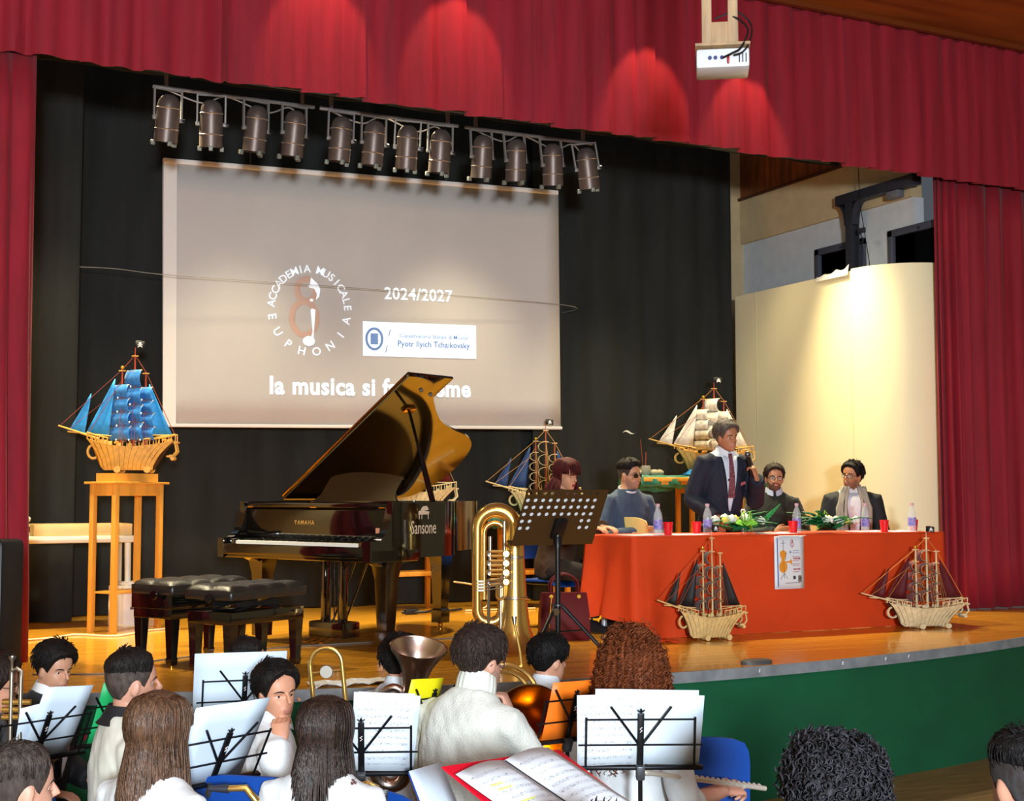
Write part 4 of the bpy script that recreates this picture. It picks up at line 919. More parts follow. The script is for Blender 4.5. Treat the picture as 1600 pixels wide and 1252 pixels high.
# ================================================================== CHAIRS
M_blue = mat('chair_blue', '#083f90', .45); M_yelp = mat('chair_cream', '#d6c27a', .5); M_tubeb = mat('chair_black_steel', '#15161a', .4, .4)
def chair(loc, rz, label, colour='blue', group='blue plastic chairs', sh=.45, bh=.895):
    m = {'blue': M_blue, 'cream': M_yelp}[colour]; t = thing('chair', label, 'chair', loc, rz, group)
    rows = [[(x * .225 * (1 - .10 * max(0, (j - 4) / 2) ** 2), -.21 - .03 * (j / 6) + .035 * x * x - .02, bh - .335 + .335 * j / 6 - .028 * (abs(x) ** 4) * (j == 6) - .006 * abs(x) ** 6 * (j == 5)) for x in [i / 5 - 1 for i in range(11)]] for j in range(7)]
    G().sheet(rows, .012).obj('backrest', m, t, ang=60)
    rows = [[(x * .215, -.19 + .41 * j / 6, sh - .018 * (1 - x * x) + (.012 if j == 0 else 0) - (.03 if j == 6 else 0)) for x in [i / 4 - 1 for i in range(9)]] for j in range(7)]
    G().sheet(rows, .012).obj('seat', m, t, ang=60)
    for s in (-1, 1):
        G().tube([(s * .20, -.19, 0), (s * .20, -.17, sh - .015), (s * .20, -.205, bh - .30)], .011, 8).obj('rear_leg', M_tubeb, t)
        G().tube([(s * .20, .20, 0), (s * .20, .17, sh - .025)], .011, 8).obj('front_leg', M_tubeb, t)
        G().tube([(s * .20, -.175, sh - .025), (s * .20, .17, sh - .025)], .011, 8).obj('seat_rail', M_tubeb, t)
    G().tube([(-.20, .17, sh - .035), (.20, .17, sh - .035)], .010, 8).obj('cross_bar', M_tubeb, t)
    return t
# ================================================================== PEOPLE
def remesh(g, vox, smooth=2):
    me = g.mesh('tmp', [], 180); o = bpy.data.objects.new('tmp', me); COL.objects.link(o)
    m = o.modifiers.new('r', 'REMESH'); m.mode = 'VOXEL'; m.voxel_size = vox; m.use_smooth_shade = True
    if smooth:
        s = o.modifiers.new('s', 'SMOOTH'); s.factor = .5; s.iterations = smooth
    dg = bpy.context.evaluated_depsgraph_get(); out = bpy.data.meshes.new_from_object(o.evaluated_get(dg))
    bpy.data.objects.remove(o); bpy.data.meshes.remove(me); return out

HP = np.array([  # z, front, back, half width   (head height .225, chin at 0, ear axis y=0)
    (-.004, .062, .01, .020), (.004, .080, .00, .032), (.016, .088, -.03, .043), (.032, .087, -.052, .052), (.05, .088, -.066, .058), (.07, .086, -.080, .063),
    (.09, .082, -.090, .067), (.108, .080, -.096, .071), (.125, .086, -.100, .073), (.145, .087, -.101, .0745), (.165, .083, -.098, .073), (.185, .072, -.088, .067), (.203, .052, -.068, .055), (.216, .026, -.040, .036), (.2245, -.002, -.012, .008)])
def head_pt(a, z, off=0):
    f, b, w_ = (np.interp(z, HP[:, 0], HP[:, k]) for k in (1, 2, 3))
    c, s = cos(a), sin(a); x = (w_ + off) * math.copysign(abs(c) ** .92, c); y = ((f + off) if s >= 0 else (-b + off)) * math.copysign(abs(s) ** .92, s)
    if s > 0:
        for sx in (-1, 1):
            y -= .011 * math.exp(-((x - sx * .031) / .017) ** 2 - ((z - .108) / .011) ** 2)
            y += .004 * math.exp(-((x - sx * .038) / .016) ** 2 - ((z - .080) / .016) ** 2)
            y += .004 * math.exp(-((x - sx * .030) / .02) ** 2 - ((z - .126) / .007) ** 2)
        y += .005 * math.exp(-(x / .02) ** 2 - ((z - .052) / .018) ** 2) - .005 * math.exp(-(x / .02) ** 2 - ((z - .030) / .006) ** 2) + .004 * math.exp(-(x / .018) ** 2 - ((z - .012) / .010) ** 2)
    return Vector((x, y, z + off * max(0, (z - .13) / .0945) ** 1.4))

def headgeo(g, M, mouth_open=0):
    n = 44; zs = [-.004 + .2285 * k / 34 for k in range(35)]
    g.loft([[head_pt(2 * pi * j / n, z) for j in range(n)] for z in zs], True, M=M)
    g.tube([(0, .084, .122), (0, .095, .104), (0, .105, .086), (0, .108, .079)], [.006, .0078, .010, .0095], 10, M=M)
    for s in (-1, 1):
        g.ell((s * .011, .094, .077), (.0085, .012, .008), M, 10, 7)
        g.ell((s * .0735, -.006, .095), (.007, .018, .031), M @ Matrix.Identity(4), 12, 9) if False else g.ell((0, 0, 0), (.0075, .018, .031), M @ at((s * .073, -.006, .096), -8, 0, -s * 22), 12, 9)
    g.tube([(-.022, .082, .050), (-.010, .0945, .0525), (0, .0950, .0515), (.010, .0945, .0525), (.022, .082, .050)], [.003, .0055, .005, .0055, .003], 8, M=M)
    g.tube([(-.019, .082, .0455), (-.008, .092, .0415 - mouth_open), (.008, .092, .0415 - mouth_open), (.019, .082, .0455)], [.003, .0062, .0062, .003], 8, M=M)

HAIRZ = [(0, .182), (30, .176), (48, .160), (60, .128), (70, .098), (82, .112), (100, .110), (112, .080), (140, .052), (180, .046)]
def hairline(a, front=0, nape=0):
    d = abs(math.degrees(math.atan2(cos(a), sin(a))))           # 0 = front, 180 = back
    return float(np.interp(d, [p[0] for p in HAIRZ], [p[1] for p in HAIRZ])) + front * max(0, 1 - d / 50) + nape * max(0, (d - 110) / 70)

def hairshell(g, M, th, side, front=0, nape=0, seed=0, rough=.005, sweep=0, n=56, rings=16, zmin=None, lift=0, tap=.14):
    def P(a, t):
        z0 = hairline(a, front, nape)
        if zmin: z0 = max(z0, zmin)
        z = z0 + (.2245 - z0) * t ** .85; k = min(1, (z - .07) / .11); base = side + (th - side) * max(0, k) ** 1.3
        o = base * min(1, t / tap + .10); o += rough * nzv((cos(a) * 3, sin(a) * 3, z * 38 + seed), 1.6) * min(1, t * 5) + rough * .6 * nzv((cos(a) * 9, sin(a) * 9, z * 20 + seed * 3), 2)
        p = head_pt(a, z, o); up = max(0, (z - .15) / .075)
        p.z += (th * .12 * up + lift * up * max(0, sin(a))) ; p.x += sweep * up * .02; return p
    rs = [[head_pt(2 * pi * j / n, (zmin or 0) * 0 + max(hairline(2 * pi * j / n, front, nape), zmin or 0), -.006) for j in range(n)]]
    for k in range(rings + 1): rs.append([P(2 * pi * j / n, k / rings) for j in range(n)])
    g.loft(rs, True, M=M); return P

def strand(g, pts, r, n=3): g.tube(pts, [r * .8] + [r] * (len(pts) - 2) + [r * .15], n, cap=False)

def tufts(g, M, P, count, L, seed, r=.0022, dirn=(0, 1), lift=.12):
    random.seed(seed)
    for _ in range(count):
        a = random.uniform(0, 2 * pi); t = random.uniform(.18, .98) ** .8; p = P(a, t); c = Vector((0, -.03, .20))
        nrm = Vector((cos(a), sin(a), 1.2 * (t - .35))).normalized()
        fl = Vector((dirn[0], dirn[1], 0)) * max(0, t - .35) + Vector((random.uniform(-.35, .35), -.15, -.8 * (1 - t) - .1))
        fl = (fl - nrm * fl.dot(nrm)); fl = fl.normalized() if fl.length > .01 else Vector((0, 1, 0)); l = L * random.uniform(.6, 1.2)
        q = [M @ (p - nrm * .004), M @ (p + fl * l * .35 + nrm * l * lift * .35), M @ (p + fl * l * .7 + nrm * l * lift * .35), M @ (p + fl * l + nrm * l * lift * .1)]
        strand(g, q, r * random.uniform(.7, 1.3))

def hand(g, wrist, d, nrm, side, curl=35, sc=1, spread=1):
    """palm + five fingers; d = wrist->knuckles, nrm = back of the hand, side = +1 right / -1 left (thumb side)"""
    d = Vector(d).normalized(); nrm = Vector(nrm); nrm = (nrm - d * nrm.dot(d)).normalized(); u = d.cross(nrm) * side     # u: towards the thumb
    w = Vector(wrist)
    def q(a, b, c): return w + (d * a + u * b + nrm * c) * sc
    g.loft([[q(a, wd * cos(t), th * sin(t)) for t in [2 * pi * k / 12 for k in range(12)]] for a, wd, th in ((-.012, .025, .019), (.01, .029, .018), (.04, .038, .017), (.07, .041, .0145), (.09, .039, .012))])
    c1, c2, c3 = R(curl), R(curl * 2.0), R(curl * 2.7)
    for k, (b, L) in enumerate(((.030, .072), (.010, .080), (-.011, .075), (-.031, .060))):
        p0 = (.078, b, .0); p1 = (.088, b * 1.04, .0)
        ps = [q(.06, b * .95, 0), q(*p1)]; cur = Vector(p1)
        for c, l in ((c1, .45), (c2, .30), (c3, .25)):
            cur = cur + Vector((cos(c), b * .9 * spread * .25, -sin(c))) * L * l; ps.append(q(*cur))
        g.tube(ps, [.0095 * sc, .0095 * sc, .0088 * sc, .0080 * sc, .0065 * sc], 8)
    g.tube([q(.015, .022, -.002), q(.045, .048, -.010), q(.072, .058, -.020), q(.092, .052, -.030)], [.013 * sc, .0125 * sc, .0105 * sc, .008 * sc], 8)

TORSO = [(-.06, 0, .150, .110), (.02, .0, .170, .122), (.10, .004, .160, .115), (.20, .008, .150, .108), (.30, .004, .163, .114), (.40, -.004, .178, .112), (.47, -.012, .182, .098), (.52, -.018, .168, .082), (.555, -.022, .115, .066), (.585, -.020, .070, .056), (.62, -.012, .056, .053)]
def tor(z):
    T = np.array(TORSO) * np.array([1.09, 1, 1, 1]); return tuple(float(np.interp(z, T[:, 0], T[:, k])) for k in (1, 2, 3))
def torso_rings(off, z0=-.06, z1=.67, n=28, k=24, bulk=1, belly=0):
    out = []
    for i in range(k + 1):
        z = z0 + (z1 - z0) * i / k; y, w_, d_ = tor(z); b = belly * math.exp(-((z - .12) / .12) ** 2)
        out.append([Vector(((w_ * bulk + off) * math.copysign(abs(cos(a)) ** .85, cos(a)), y + (d_ * bulk + off + (b if sin(a) > 0 else 0)) * math.copysign(abs(sin(a)) ** .9, sin(a)), z)) for a in [2 * pi * j / n for j in range(n)]])
    return out

ARM_UP, ARM_LO = .29, .26
def person(label, loc, az, sc=1.0, seat=.45, lean=6, head=(0, 0, 0), R_=None, L_=None, skin='#b98468', hair=None, top='#c9cdd0', top_rough=.8, trousers='#20242e', vox=.0065, bulk=1, belly=0, stand=False, collar=None, knit=False, glasses=None, beard=None, brows='#2a1c14', legs=True, jacket=None, lips='#b0705f', mouth=0, sleeve_to=1.0, extra=None, neck_fwd=0, lens=None, spots=None, group=None, wrinkle=.006):
    hip = .45 if not stand else .92
    t = thing('person', label, 'person', loc, az - 90, group); t.scale = (sc,) * 3
    z0 = (seat / sc + .07) if not stand else stand
    MTt = Matrix.Translation((0, 0, z0)) @ rotm(-lean, 0, 0)
    ML_ = Matrix.Identity(4)
    MH = MTt @ Matrix.Translation((0, -.012 + neck_fwd, .648)) @ rotm(lean * .7, 0, 0) @ Euler((R(head[1]), R(head[2]), R(head[0])), 'ZXY' if False else 'XYZ').to_matrix().to_4x4() @ Matrix.Translation((0, .012, -.012))
    M_skin = mat('skin' + skin, skin, .5, var=.06, vscale=(40, 40, 40), sss=.12); M_lip = mat('lip' + lips, lips, .4)
    arms = []
    for s, A in ((1, R_), (-1, L_)):
        sh = MTt @ Vector((s * .175 * bulk, -.016, .530))
        A = A or dict(e=(s * .24, .02, .22), w=(s * .17, .24, .16), d=(-.1 * s, 1, -.1), n=(0, .2, 1), c=25)
        e = Vector((0, 0, z0)) + Vector(A['e']); w_ = Vector((0, 0, z0)) + Vector(A['w'])
        arms.append((s, sh, e, w_, A))
    # ---- one continuous body: head, neck, trunk, arms and hands
    g = G(); headgeo(g, MH, mouth)
    nb = MTt @ Vector((0, -.018, .60)); nt = MH @ Vector((0, -.018, .06))
    g.tube([nb, nb.lerp(nt, .5), nt], [.062, .054, .053], 16)
    g.loft(torso_rings(-.006, bulk=bulk, belly=belly), M=MTt)
    for s, sh, e, w_, A in arms:
        g.tube([sh + Vector((-s * .05, 0, 0)), sh, sh.lerp(e, .5), e, e.lerp(w_, .35), w_], [.055, .056, .047, .040, .040, .027], 12)
        hand(g, w_, A.get('d', (0, 1, 0)), A.get('n', (0, 0, 1)), -s * A.get('flip', 1), A.get('c', 25), A.get('hs', 1))
    me = remesh(g, vox, 2); me.materials.append(M_skin); me.materials.append(M_lip)
    st_m = None
    if beard: st_m = mat('stubble' + beard, beard, .8, var=.3, vscale=(300, 300, 300)); me.materials.append(st_m)
    inv = MH.inverted(); nP = len(me.polygons); ctr = np.empty(nP * 3); me.polygons.foreach_get('center', ctr); ctr = ctr.reshape(-1, 3)
    iv = np.array(inv); H = ctr @ iv[:3, :3].T + iv[:3, 3]; mi = np.zeros(nP, int)
    if beard:
        zz = np.interp(np.abs(H[:, 0]), [0, .02, .04, .06, .08], [.070, .066, .052, .078, .10]); mi[(H[:, 2] < zz) & (H[:, 2] > -.012) & (H[:, 1] > .012) & (H[:, 1] < .102)] = 2
    mi[(np.abs(H[:, 0]) < .021) & (H[:, 2] > .0385) & (H[:, 2] < .0555) & (H[:, 1] > .0875) & (H[:, 1] < .11)] = 1
    me.polygons.foreach_set('material_index', mi.astype(np.int32)); me.polygons.foreach_set('use_smooth', [True] * nP); me.name = 'body'
    link('body', me, t)
    # ---- face
    for s in (-1, 1):
        eye = G().ell((0, 0, 0), (.0118, .0118, .0118), MH @ at((s * .031, .0580, .108)), 14, 10).obj('eye', mat('eye_white', '#d8d2ca', .2), t)
        G().ell((0, 0, 0), (.0058, .0030, .0058), MH @ at((s * .031, .0690, .1075)), 12, 8).obj('iris', mat('iris_dark', '#1c100a', .15), eye)
        G().tube([(s * .0435, .0640, .1085), (s * .038, .0715, .1140), (s * .031, .0735, .1160), (s * .024, .0725, .1138), (s * .0185, .0690, .1075)], .0026, 6, M=MH).obj('eyelid', M_skin, t)
        G().tube([(s * .014, .0855, .124), (s * .027, .0835, .1290), (s * .040, .0765, .1285), (s * .050, .0655, .123)], [.0028, .0036, .0032, .0015], 6, M=MH).obj('eyebrow', mat('brow' + brows, brows, .8), t)
    if glasses:
        gm = mat('frame' + glasses, glasses, .3); gf = G()
        for s in (-1, 1):
            gf.tube([(s * (.032 + .0225 * cos(a)), .094 - .018 * max(0, cos(a)) , .105 + .0165 * sin(a)) for a in [2 * pi * k / 18 for k in range(18)]], .0017, 5, closed=True, M=MH)
            gf.tube([(s * .054, .077, .109), (s * .074, .03, .111), (s * .078, -.005, .108), (s * .077, -.02, .095)], .0018, 5, M=MH)
        gf.tube([(-.010, .095, .108), (0, .100, .111), (.010, .095, .108)], .0017, 5, M=MH); fo = gf.obj('glasses', gm, t)
        for s in (-1, 1): G().ell((0, 0, 0), (.0215, .0012, .0155), MH @ at((s * .032, .0905, .105), 0, 0, -s * 10), 14, 6).obj('lens', mat('lens_clear', '#f4f6f8', .2, alpha=.06, spec=.05) if lens is None else mat('lens_dark', lens, .1, alpha=.8), fo)
    # ---- hair
    if hair:
        k = hair.get('kind', 'short'); hc = hair.get('col', '#1d1410'); hm = mat('hair' + hc, hc, .40 if k == 'long' else .55, var=.45, vscale=(90, 90, 14), hex2=hair.get('col2'), bump=.5, bscale=(260, 260, 40), spec=.45 if k == 'long' else .25)
        sd = hair.get('seed', 1); g = G()
        if k in ('short', 'fade'):
            th, sd_ = hair.get('th', .022), hair.get('side', .010)
            if k == 'fade':
                gf = G(); hairshell(gf, MH, .003, .0022, hair.get('front', 0), hair.get('nape', 0), sd, .0006); gf.obj('hair_fade', mat('fade' + hair.get('fade', '#5d4a42'), hair.get('fade', '#5d4a42'), .7, var=.35, vscale=(60, 60, 25), hex2='#2b211d', bump=.3, bscale=(400, 400, 400)), t, ang=180)
                P = hairshell(g, MH, th, .004, hair.get('front', 0), 0, sd, .003, hair.get('sweep', 0), zmin=hair.get('zmin', .148), lift=hair.get('lift', 0), tap=.55)
            else: P = hairshell(g, MH, th, sd_, hair.get('front', 0), hair.get('nape', 0), sd, hair.get('rough', .004), hair.get('sweep', 0), lift=hair.get('lift', 0), tap=hair.get('tap', .2))
            tufts(g, MH, P, hair.get('n', 420), hair.get('L', .035), sd, .0024, hair.get('dir', (.2, 1)), hair.get('tl', .12))
        elif k == 'curlytop':
            P = hairshell(g, MH, .030, .029, 0, 0, sd, .012)
            random.seed(sd)
            for _ in range(1150):
                a = random.uniform(0, 2 * pi); tt = random.uniform(.02, 1) ** .9; p = P(a, tt); nn = Vector((cos(a), sin(a), 1.4 * (tt - .3))).normalized(); u = nn.orthogonal().normalized(); v = nn.cross(u); r0 = random.uniform(.006, .012); ph = random.uniform(0, 6); hh = random.uniform(.012, .035)
                strand(g, [MH @ (p + nn * .002 + u * r0 * cos(ph + q * .9) + v * r0 * sin(ph + q * .9) + nn * hh * q / 9) for q in range(10)], .0027)
        elif k in ('long', 'bob'):
            L = hair.get('len', .42); random.seed(sd); vol = hair.get('vol', .018); bk = hair.get('back', .13); Li = MH.to_3x3().inverted()
            down = (Li @ Vector((0, 0, -1))).normalized()
            span = hair.get('span', 128)                        # degrees either side of the back that the hair covers
            def path(a, jit, n=16, o=0):
                # a: angle from the back direction; starts at the parting on the crown and falls over the skull, then hangs
                A = R(-90) + R(a); pts = []
                zt = [.2235, .216, .202, .182, .158, .132, .104, .08]
                for z in zt: q_ = head_pt(A, z, vol * min(1, (.2245 - z) / .03 + .4) + o); q_.z += vol * .12 * max(0, (z - .15) / .075); pts.append(q_)
                p = pts[-1]; out_ = Vector((cos(A), sin(A), 0))
                for q in range(1, n - 7):
                    f = q / (n - 8); pp = p + down * L * f + out_ * (.012 * sin(f * 2.4) + (.03 if a and abs(a) < 70 else .0) * f) + Vector((cos(A) * .045 * f * hair.get('flare', 1), -.02 * f * bk * 4, 0)) + Vector((jit * .02 * sin(f * 3 + jit * 7), .012 * sin(f * 4 + jit * 9), 0)) * f
                    pts.append(pp)
                return pts
            cols = [path(-span + 2 * span * j / 40, 0, o=-.006) for j in range(41)]
            g.sheet([[MH @ cols[j][i] for j in range(41)] for i in range(len(cols[0]))], .010)
            P = hairshell(g, MH, vol, vol * .8, hair.get('front', 0), 0, sd, .001, zmin=.13)
            for _ in range(hair.get('n', 620)):
                a = random.uniform(-span, span) ; j = random.uniform(-1, 1); st = random.uniform(.9, 1.04)
                pts = path(a, j, o=random.uniform(-.003, .004))
                strand(g, [MH @ p for p in pts], random.uniform(.0022, .0042))
            for _ in range(320):
                pts = path(random.uniform(-180, 180), 0, o=random.uniform(.0, .004)); strand(g, [MH @ p for p in pts[:6]], random.uniform(.002, .0036))
        elif k == 'curlylong':
            random.seed(sd); L = hair.get('len', .34)
            rings = []
            for q in range(17):
                f = q / 16; z = .245 - (L + .20) * f; wv = [.02, .075, .105, .122, .13, .135, .14, .145, .148, .15, .152, .154, .152, .148, .14, .125, .09][q]
                rings.append([Vector((wv * cos(a) * (1 + .10 * nzv((cos(a) * 2, sin(a) * 2, q * .5), 1.2)), -.03 + (wv * .85 if sin(a) < 0 else min(wv * .8, .055 if .08 < z < .2 else .07)) * sin(a), z)) for a in [2 * pi * j / 28 for j in range(28)]])
            fc = [[p for p in r] for r in rings]; g.loft(fc, True, M=MH)
            for _ in range(hair.get('n', 520)):
                q = random.uniform(.2, 15.8); a = random.uniform(-pi - .5, .5); i = int(q); j = int(((a % (2 * pi)) / (2 * pi)) * 28) % 28
                p = rings[i][j].lerp(rings[i + 1][j], q - i); nn = Vector((cos(a), sin(a), .3)).normalized(); r0 = random.uniform(.007, .015); ph = random.uniform(0, 6); ln = random.uniform(.08, .16); dr = Vector((cos(a) * .12 + random.uniform(-.28, .28), sin(a) * .12 + random.uniform(-.28, .28), -1)).normalized(); u = nn; v = dr.cross(nn).normalized(); npt = max(8, int(ln * 190))
                strand(g, [MH @ (p + nn * .004 + dr * ln * (w_ / npt - .3) + u * r0 * cos(ph + w_ * .95) + v * r0 * sin(ph + w_ * .95)) for w_ in range(npt)], random.uniform(.0014, .0026))
        g.obj('hair', hm, t, ang=180)
    # ---- clothes
    tm = mat('top' + top + str(knit), top, top_rough, var=.10, vscale=(7, 7, 7) if not spots else (26, 26, 26), bump=.5 if knit else .25, bscale=(160, 160, 160) if knit else (420, 420, 420), sheen=.15)
    if spots:
        for n_ in tm.node_tree.nodes:
            if n_.type == 'MAP_RANGE': n_.inputs[1].default_value = .66; n_.inputs[2].default_value = .69
            if n_.type == 'MIX': n_.inputs[6].default_value = (*lin(top), 1); n_.inputs[7].default_value = (*lin(spots), 1)
    def garment(off, name, material, zlo=-.05, zhi=.632, rad=1.0, st=1.0, vx=.010):
        g = G(); g.loft(torso_rings(off, zlo, zhi, bulk=bulk, belly=belly), M=MTt)
        for s, sh, e, w_, A in arms:
            k = A.get('sleeve', st); end = w_ if k >= 1 else e.lerp(w_, k)
            mid = e.lerp(end, .5)
            g.tube([sh + Vector((-s * .06, 0, 0)), sh + Vector((-s * .005, 0, .0)), sh.lerp(e, .35), sh.lerp(e, .8), e, mid, end], [(.058 + off) * rad, (.062 + off) * rad, (.055 + off) * rad, (.050 + off) * rad, (.049 + off) * rad, (.043 + off) * rad, (.034 + off) * rad if k >= 1 else (.045 + off) * rad], 16)
        me = remesh(g, vx, 3); n = len(me.vertices); co = np.empty(n * 3); me.vertices.foreach_get('co', co); co = co.reshape(-1, 3); no = np.empty(n * 3); me.vertices.foreach_get('normal', no); no = no.reshape(-1, 3)
        d = np.array([nzv((p[0] + loc[0], p[1], p[2] * .55 + p[0] * .4), 13) + .5 * nzv((p[0], p[1] + loc[1], p[2] + p[0]), 27) for p in co]); co += no * (d * wrinkle)[:, None]
        me.vertices.foreach_set('co', co.ravel()); me.materials.append(material); me.polygons.foreach_set('use_smooth', [True] * len(me.polygons)); me.update(); me.name = name
        return link(name, me, t)
    garment(.010, 'sweater' if knit else 'shirt', tm)
    def front(x, z, o):
        z = z * 1.085
        y, w_, d_ = tor(z); w2 = w_ * bulk; k = max(.0, 1 - (abs(x) / (w2 + .02)) ** 2.3); return MTt @ Vector((x, y + (d_ * bulk + belly * math.exp(-((z - .12) / .12) ** 2)) * k ** .45 + o, z))
    if collar:
        cm = mat('collar' + collar['col'], collar['col'], .7, bump=.25, bscale=(300, 300, 300)); kd = collar['kind']
        def ring(r, z, a, dy=0):
            z = z * 1.085; return MTt @ Vector((r * cos(a) * 1.0, -.014 + dy + r * sin(a) * 1.02, z))
        if kd == 'roll':
            g = G(); n = 40; prof = [(.072, .555), (.078, .575), (.077, .61), (.070, .645), (.066, .648), (.062, .62)]
            g.loft([[ring(r * (1 + .018 * sin(20 * a)), z + .012 * sin(a) * -1, a) for a in [2 * pi * j / 120 for j in range(120)]] for r, z in prof], False)
            g.obj('collar', cm, t, ang=180)
        elif kd == 'shirt':
            g = G(); gap = .35
            rows = [[ring(r + .004 * sin(a * 0), z - .03 * max(0, sin(a)) ** 2 + dz, a, .004) for a in [pi / 2 + gap * .5 + (2 * pi - gap) * j / 36 for j in range(37)]] for r, z, dz in ((.066, .575, 0), (.062, .612, 0), (.065, .618, 0), (.080, .580, -.004))]
            g.sheet(rows, .003).obj('collar', cm, t, ang=60)
        elif kd == 'crew':
            G().tube([ring(.070, .580 - .022 * sin(a), a) for a in [2 * pi * j / 32 for j in range(32)]], .009, 8, closed=True).obj('collar', cm, t)
        elif kd == 'sailor':
            g = G(); rows = [[ring(r, z - .03 * max(0, sin(a)), a, 0) for a in [pi / 2 + .25 + (2 * pi - .5) * j / 36 for j in range(37)]] for r, z in ((.070, .57), (.067, .61), (.072, .612), (.095, .565), (.112, .548))]
            g.sheet(rows, .004).obj('collar', cm, t, ang=60)
    if jacket:
        jm = mat('jacket' + jacket['col'], jacket['col'], .75, var=.12, vscale=(8, 8, 8), bump=.25, bscale=(350, 350, 350))
        garment(.022, 'jacket', jm, zlo=-.08, zhi=.595, rad=1.06)
        vz = jacket.get('v', .25); sm = mat('shirtfront' + jacket.get('shirt', '#dfe4ea'), jacket.get('shirt', '#dfe4ea'), .7, var=.05)
        rows = [[front(x * wd, z, .026) for x in [k / 4 - 1 for k in range(9)]] for z, wd in [(vz + (.558 - vz) * q / 8, .010 + .062 * (q / 8) ** .9) for q in range(9)]]
        G().sheet(rows, -.004).obj('shirt_front', sm, t, ang=180)
        for s in (-1, 1):
            rows = [[front(s * (a + (b - a) * k / 3), z, .032 + .004 * sin(pi * k / 3)) for k in range(4)] for z, a, b in [(vz + (.55 - vz) * q / 8, .008 + .060 * (q / 8) ** .9, .012 + .060 * (q / 8) ** .9 + .045 * sin(min(1, q / 5.5) * pi / 2) * (1 if q < 7 else .7)) for q in range(9)]]
            G().sheet(rows, -.005 * s).obj('lapel', jm, t, ang=60)
        if jacket.get('tie'):
            tmx = mat('tie' + jacket['tie'], jacket['tie'], .5, var=.5, vscale=(70, 70, 70), hex2='#8a5a62')
            rows = [[front(x * wd, z, .034) for x in (-1, -.5, 0, .5, 1)] for z, wd in ((.575, .014), (.555, .018), (.535, .014), (.50, .018), (.42, .023), (.34, .027), (.26, .030))]
            G().sheet(rows, -.006).obj('tie', tmx, t, ang=60)
    if legs:
        pm = mat('trousers' + trousers, trousers, .85, var=.2, vscale=(12, 12, 12), bump=.3, bscale=(300, 300, 300)); g = G()
        if not stand:
            kz = seat / sc + .03; kn = .44; lx = legs if isinstance(legs, tuple) else (0, 0)
            g.loft(torso_rings(.006, -.10, .04, k=6, bulk=bulk), M=Matrix.Translation((0, 0, z0)))
            for s in (-1, 1):
                k_ = Vector((s * .13 + lx[0], kn, kz)); g.tube([(s * .085, -.02, z0 - .02), (s * .10, .16, z0 - .015), k_, k_ + Vector((0, .02, -.12)), (s * .13 + lx[0], kn + .01, .10)], [.092, .086, .066, .062, .046], 14)
        else:
            g.loft(torso_rings(.008, -.12, .06, k=6, bulk=bulk), M=Matrix.Translation((0, 0, z0)))
            for s in (-1, 1): g.tube([(s * .085, 0, z0 - .04), (s * .095, .01, .5), (s * .10, -.01, .09)], [.095, .07, .055], 14)
        me = remesh(g, .014, 2); me.materials.append(pm); me.name = 'trousers'; link('trousers', me, t)
        for s in (-1, 1):
            y = .44 if not stand else .0; x = s * (.13 if not stand else .10) + (lx[0] if not stand and legs is not True else 0)
            G().loft([[(x + a * wd, y - .06 + yy, z_) for a, z_ in ((-1, 0), (1, 0), (1, .5 * hh), (.6, hh), (-.6, hh), (-1, .5 * hh))] for yy, wd, hh in ((-.03, .03, .06), (0, .037, .085), (.08, .038, .08), (.15, .044, .05), (.21, .03, .03))]).obj('shoe', mat('shoe_black', '#17161a', .5), t)
    if extra: extra(t, MTt, MH, front, z0)
    return t
# ================================================================== PEOPLE ON STAGE
CROSS = dict(R_=dict(e=(.265, .08, .25), w=(.02, .25, .29), d=(-1, .05, .12), n=(0, 1, .4), c=18), L_=dict(e=(-.265, .08, .25), w=(-.03, .285, .25), d=(1, .02, .08), n=(0, 1, .4), c=30))
chair((5.63, 9.47, S), -90, 'blue chair of the man in the blue-grey sweater behind the table', sh=.36, bh=.80)
chair((6.17, 9.78, S), -80, 'empty blue chair right behind the two leftmost water bottles', sh=.42, bh=.86)
chair((5.79, 9.28, S), -85, 'cream plastic chair behind the leftmost red cup', 'cream', 'cream chairs', .42, .86)
chair((7.10, 9.46, S), -120 + 270, 'blue chair of the man with beard and dark green sweater', sh=.36, bh=.80)
chair((7.92, 9.42, S), 146, 'blue chair of the man with the grey scarf', sh=.35, bh=.79)
person('seated man in blue-grey sweater and dark glasses with folded arms', (5.63, 9.42, S), -92, 1.0, .385, 3, (24, -2, 0), **CROSS, skin='#b98a68', hair=dict(kind='fade', col='#1c1512', th=.024, fade='#4a3b33', seed=4, n=380, zmin=.15), top='#33465c', collar=dict(kind='crew', col='#c9ced6'), glasses='#14100e', lens='#2c1d18', beard='#9a7860', knit=True)
def hold_mic(t, MT, MH, front, z0):
    h = MT.inverted(); 
    for s in (-1, 1): G().box((0, 0, 0), (.13, .012, .05), MT @ at((s * .10, .135, .12), 0, 0, -s * 25), bev=.004).obj('pocket_flap', mat('jacket#17202e', '#17202e'), t)
    for z in (.02, .12): G().ell((0, 0, 0), (.010, .005, .010), MT @ at((.02, front(0, z, .03).y - MT.translation.y + .0, z)), 8, 6).obj('button', mat('button_navy', '#0c0f18', .4), t)
    G().box((0, 0, 0), (.07, .006, .022), Matrix.Translation(front(-.095, .36, .03)) @ rotm(0, 18, 0)).obj('pocket_square', mat('pocket_pink', '#a5525c', .7), t)
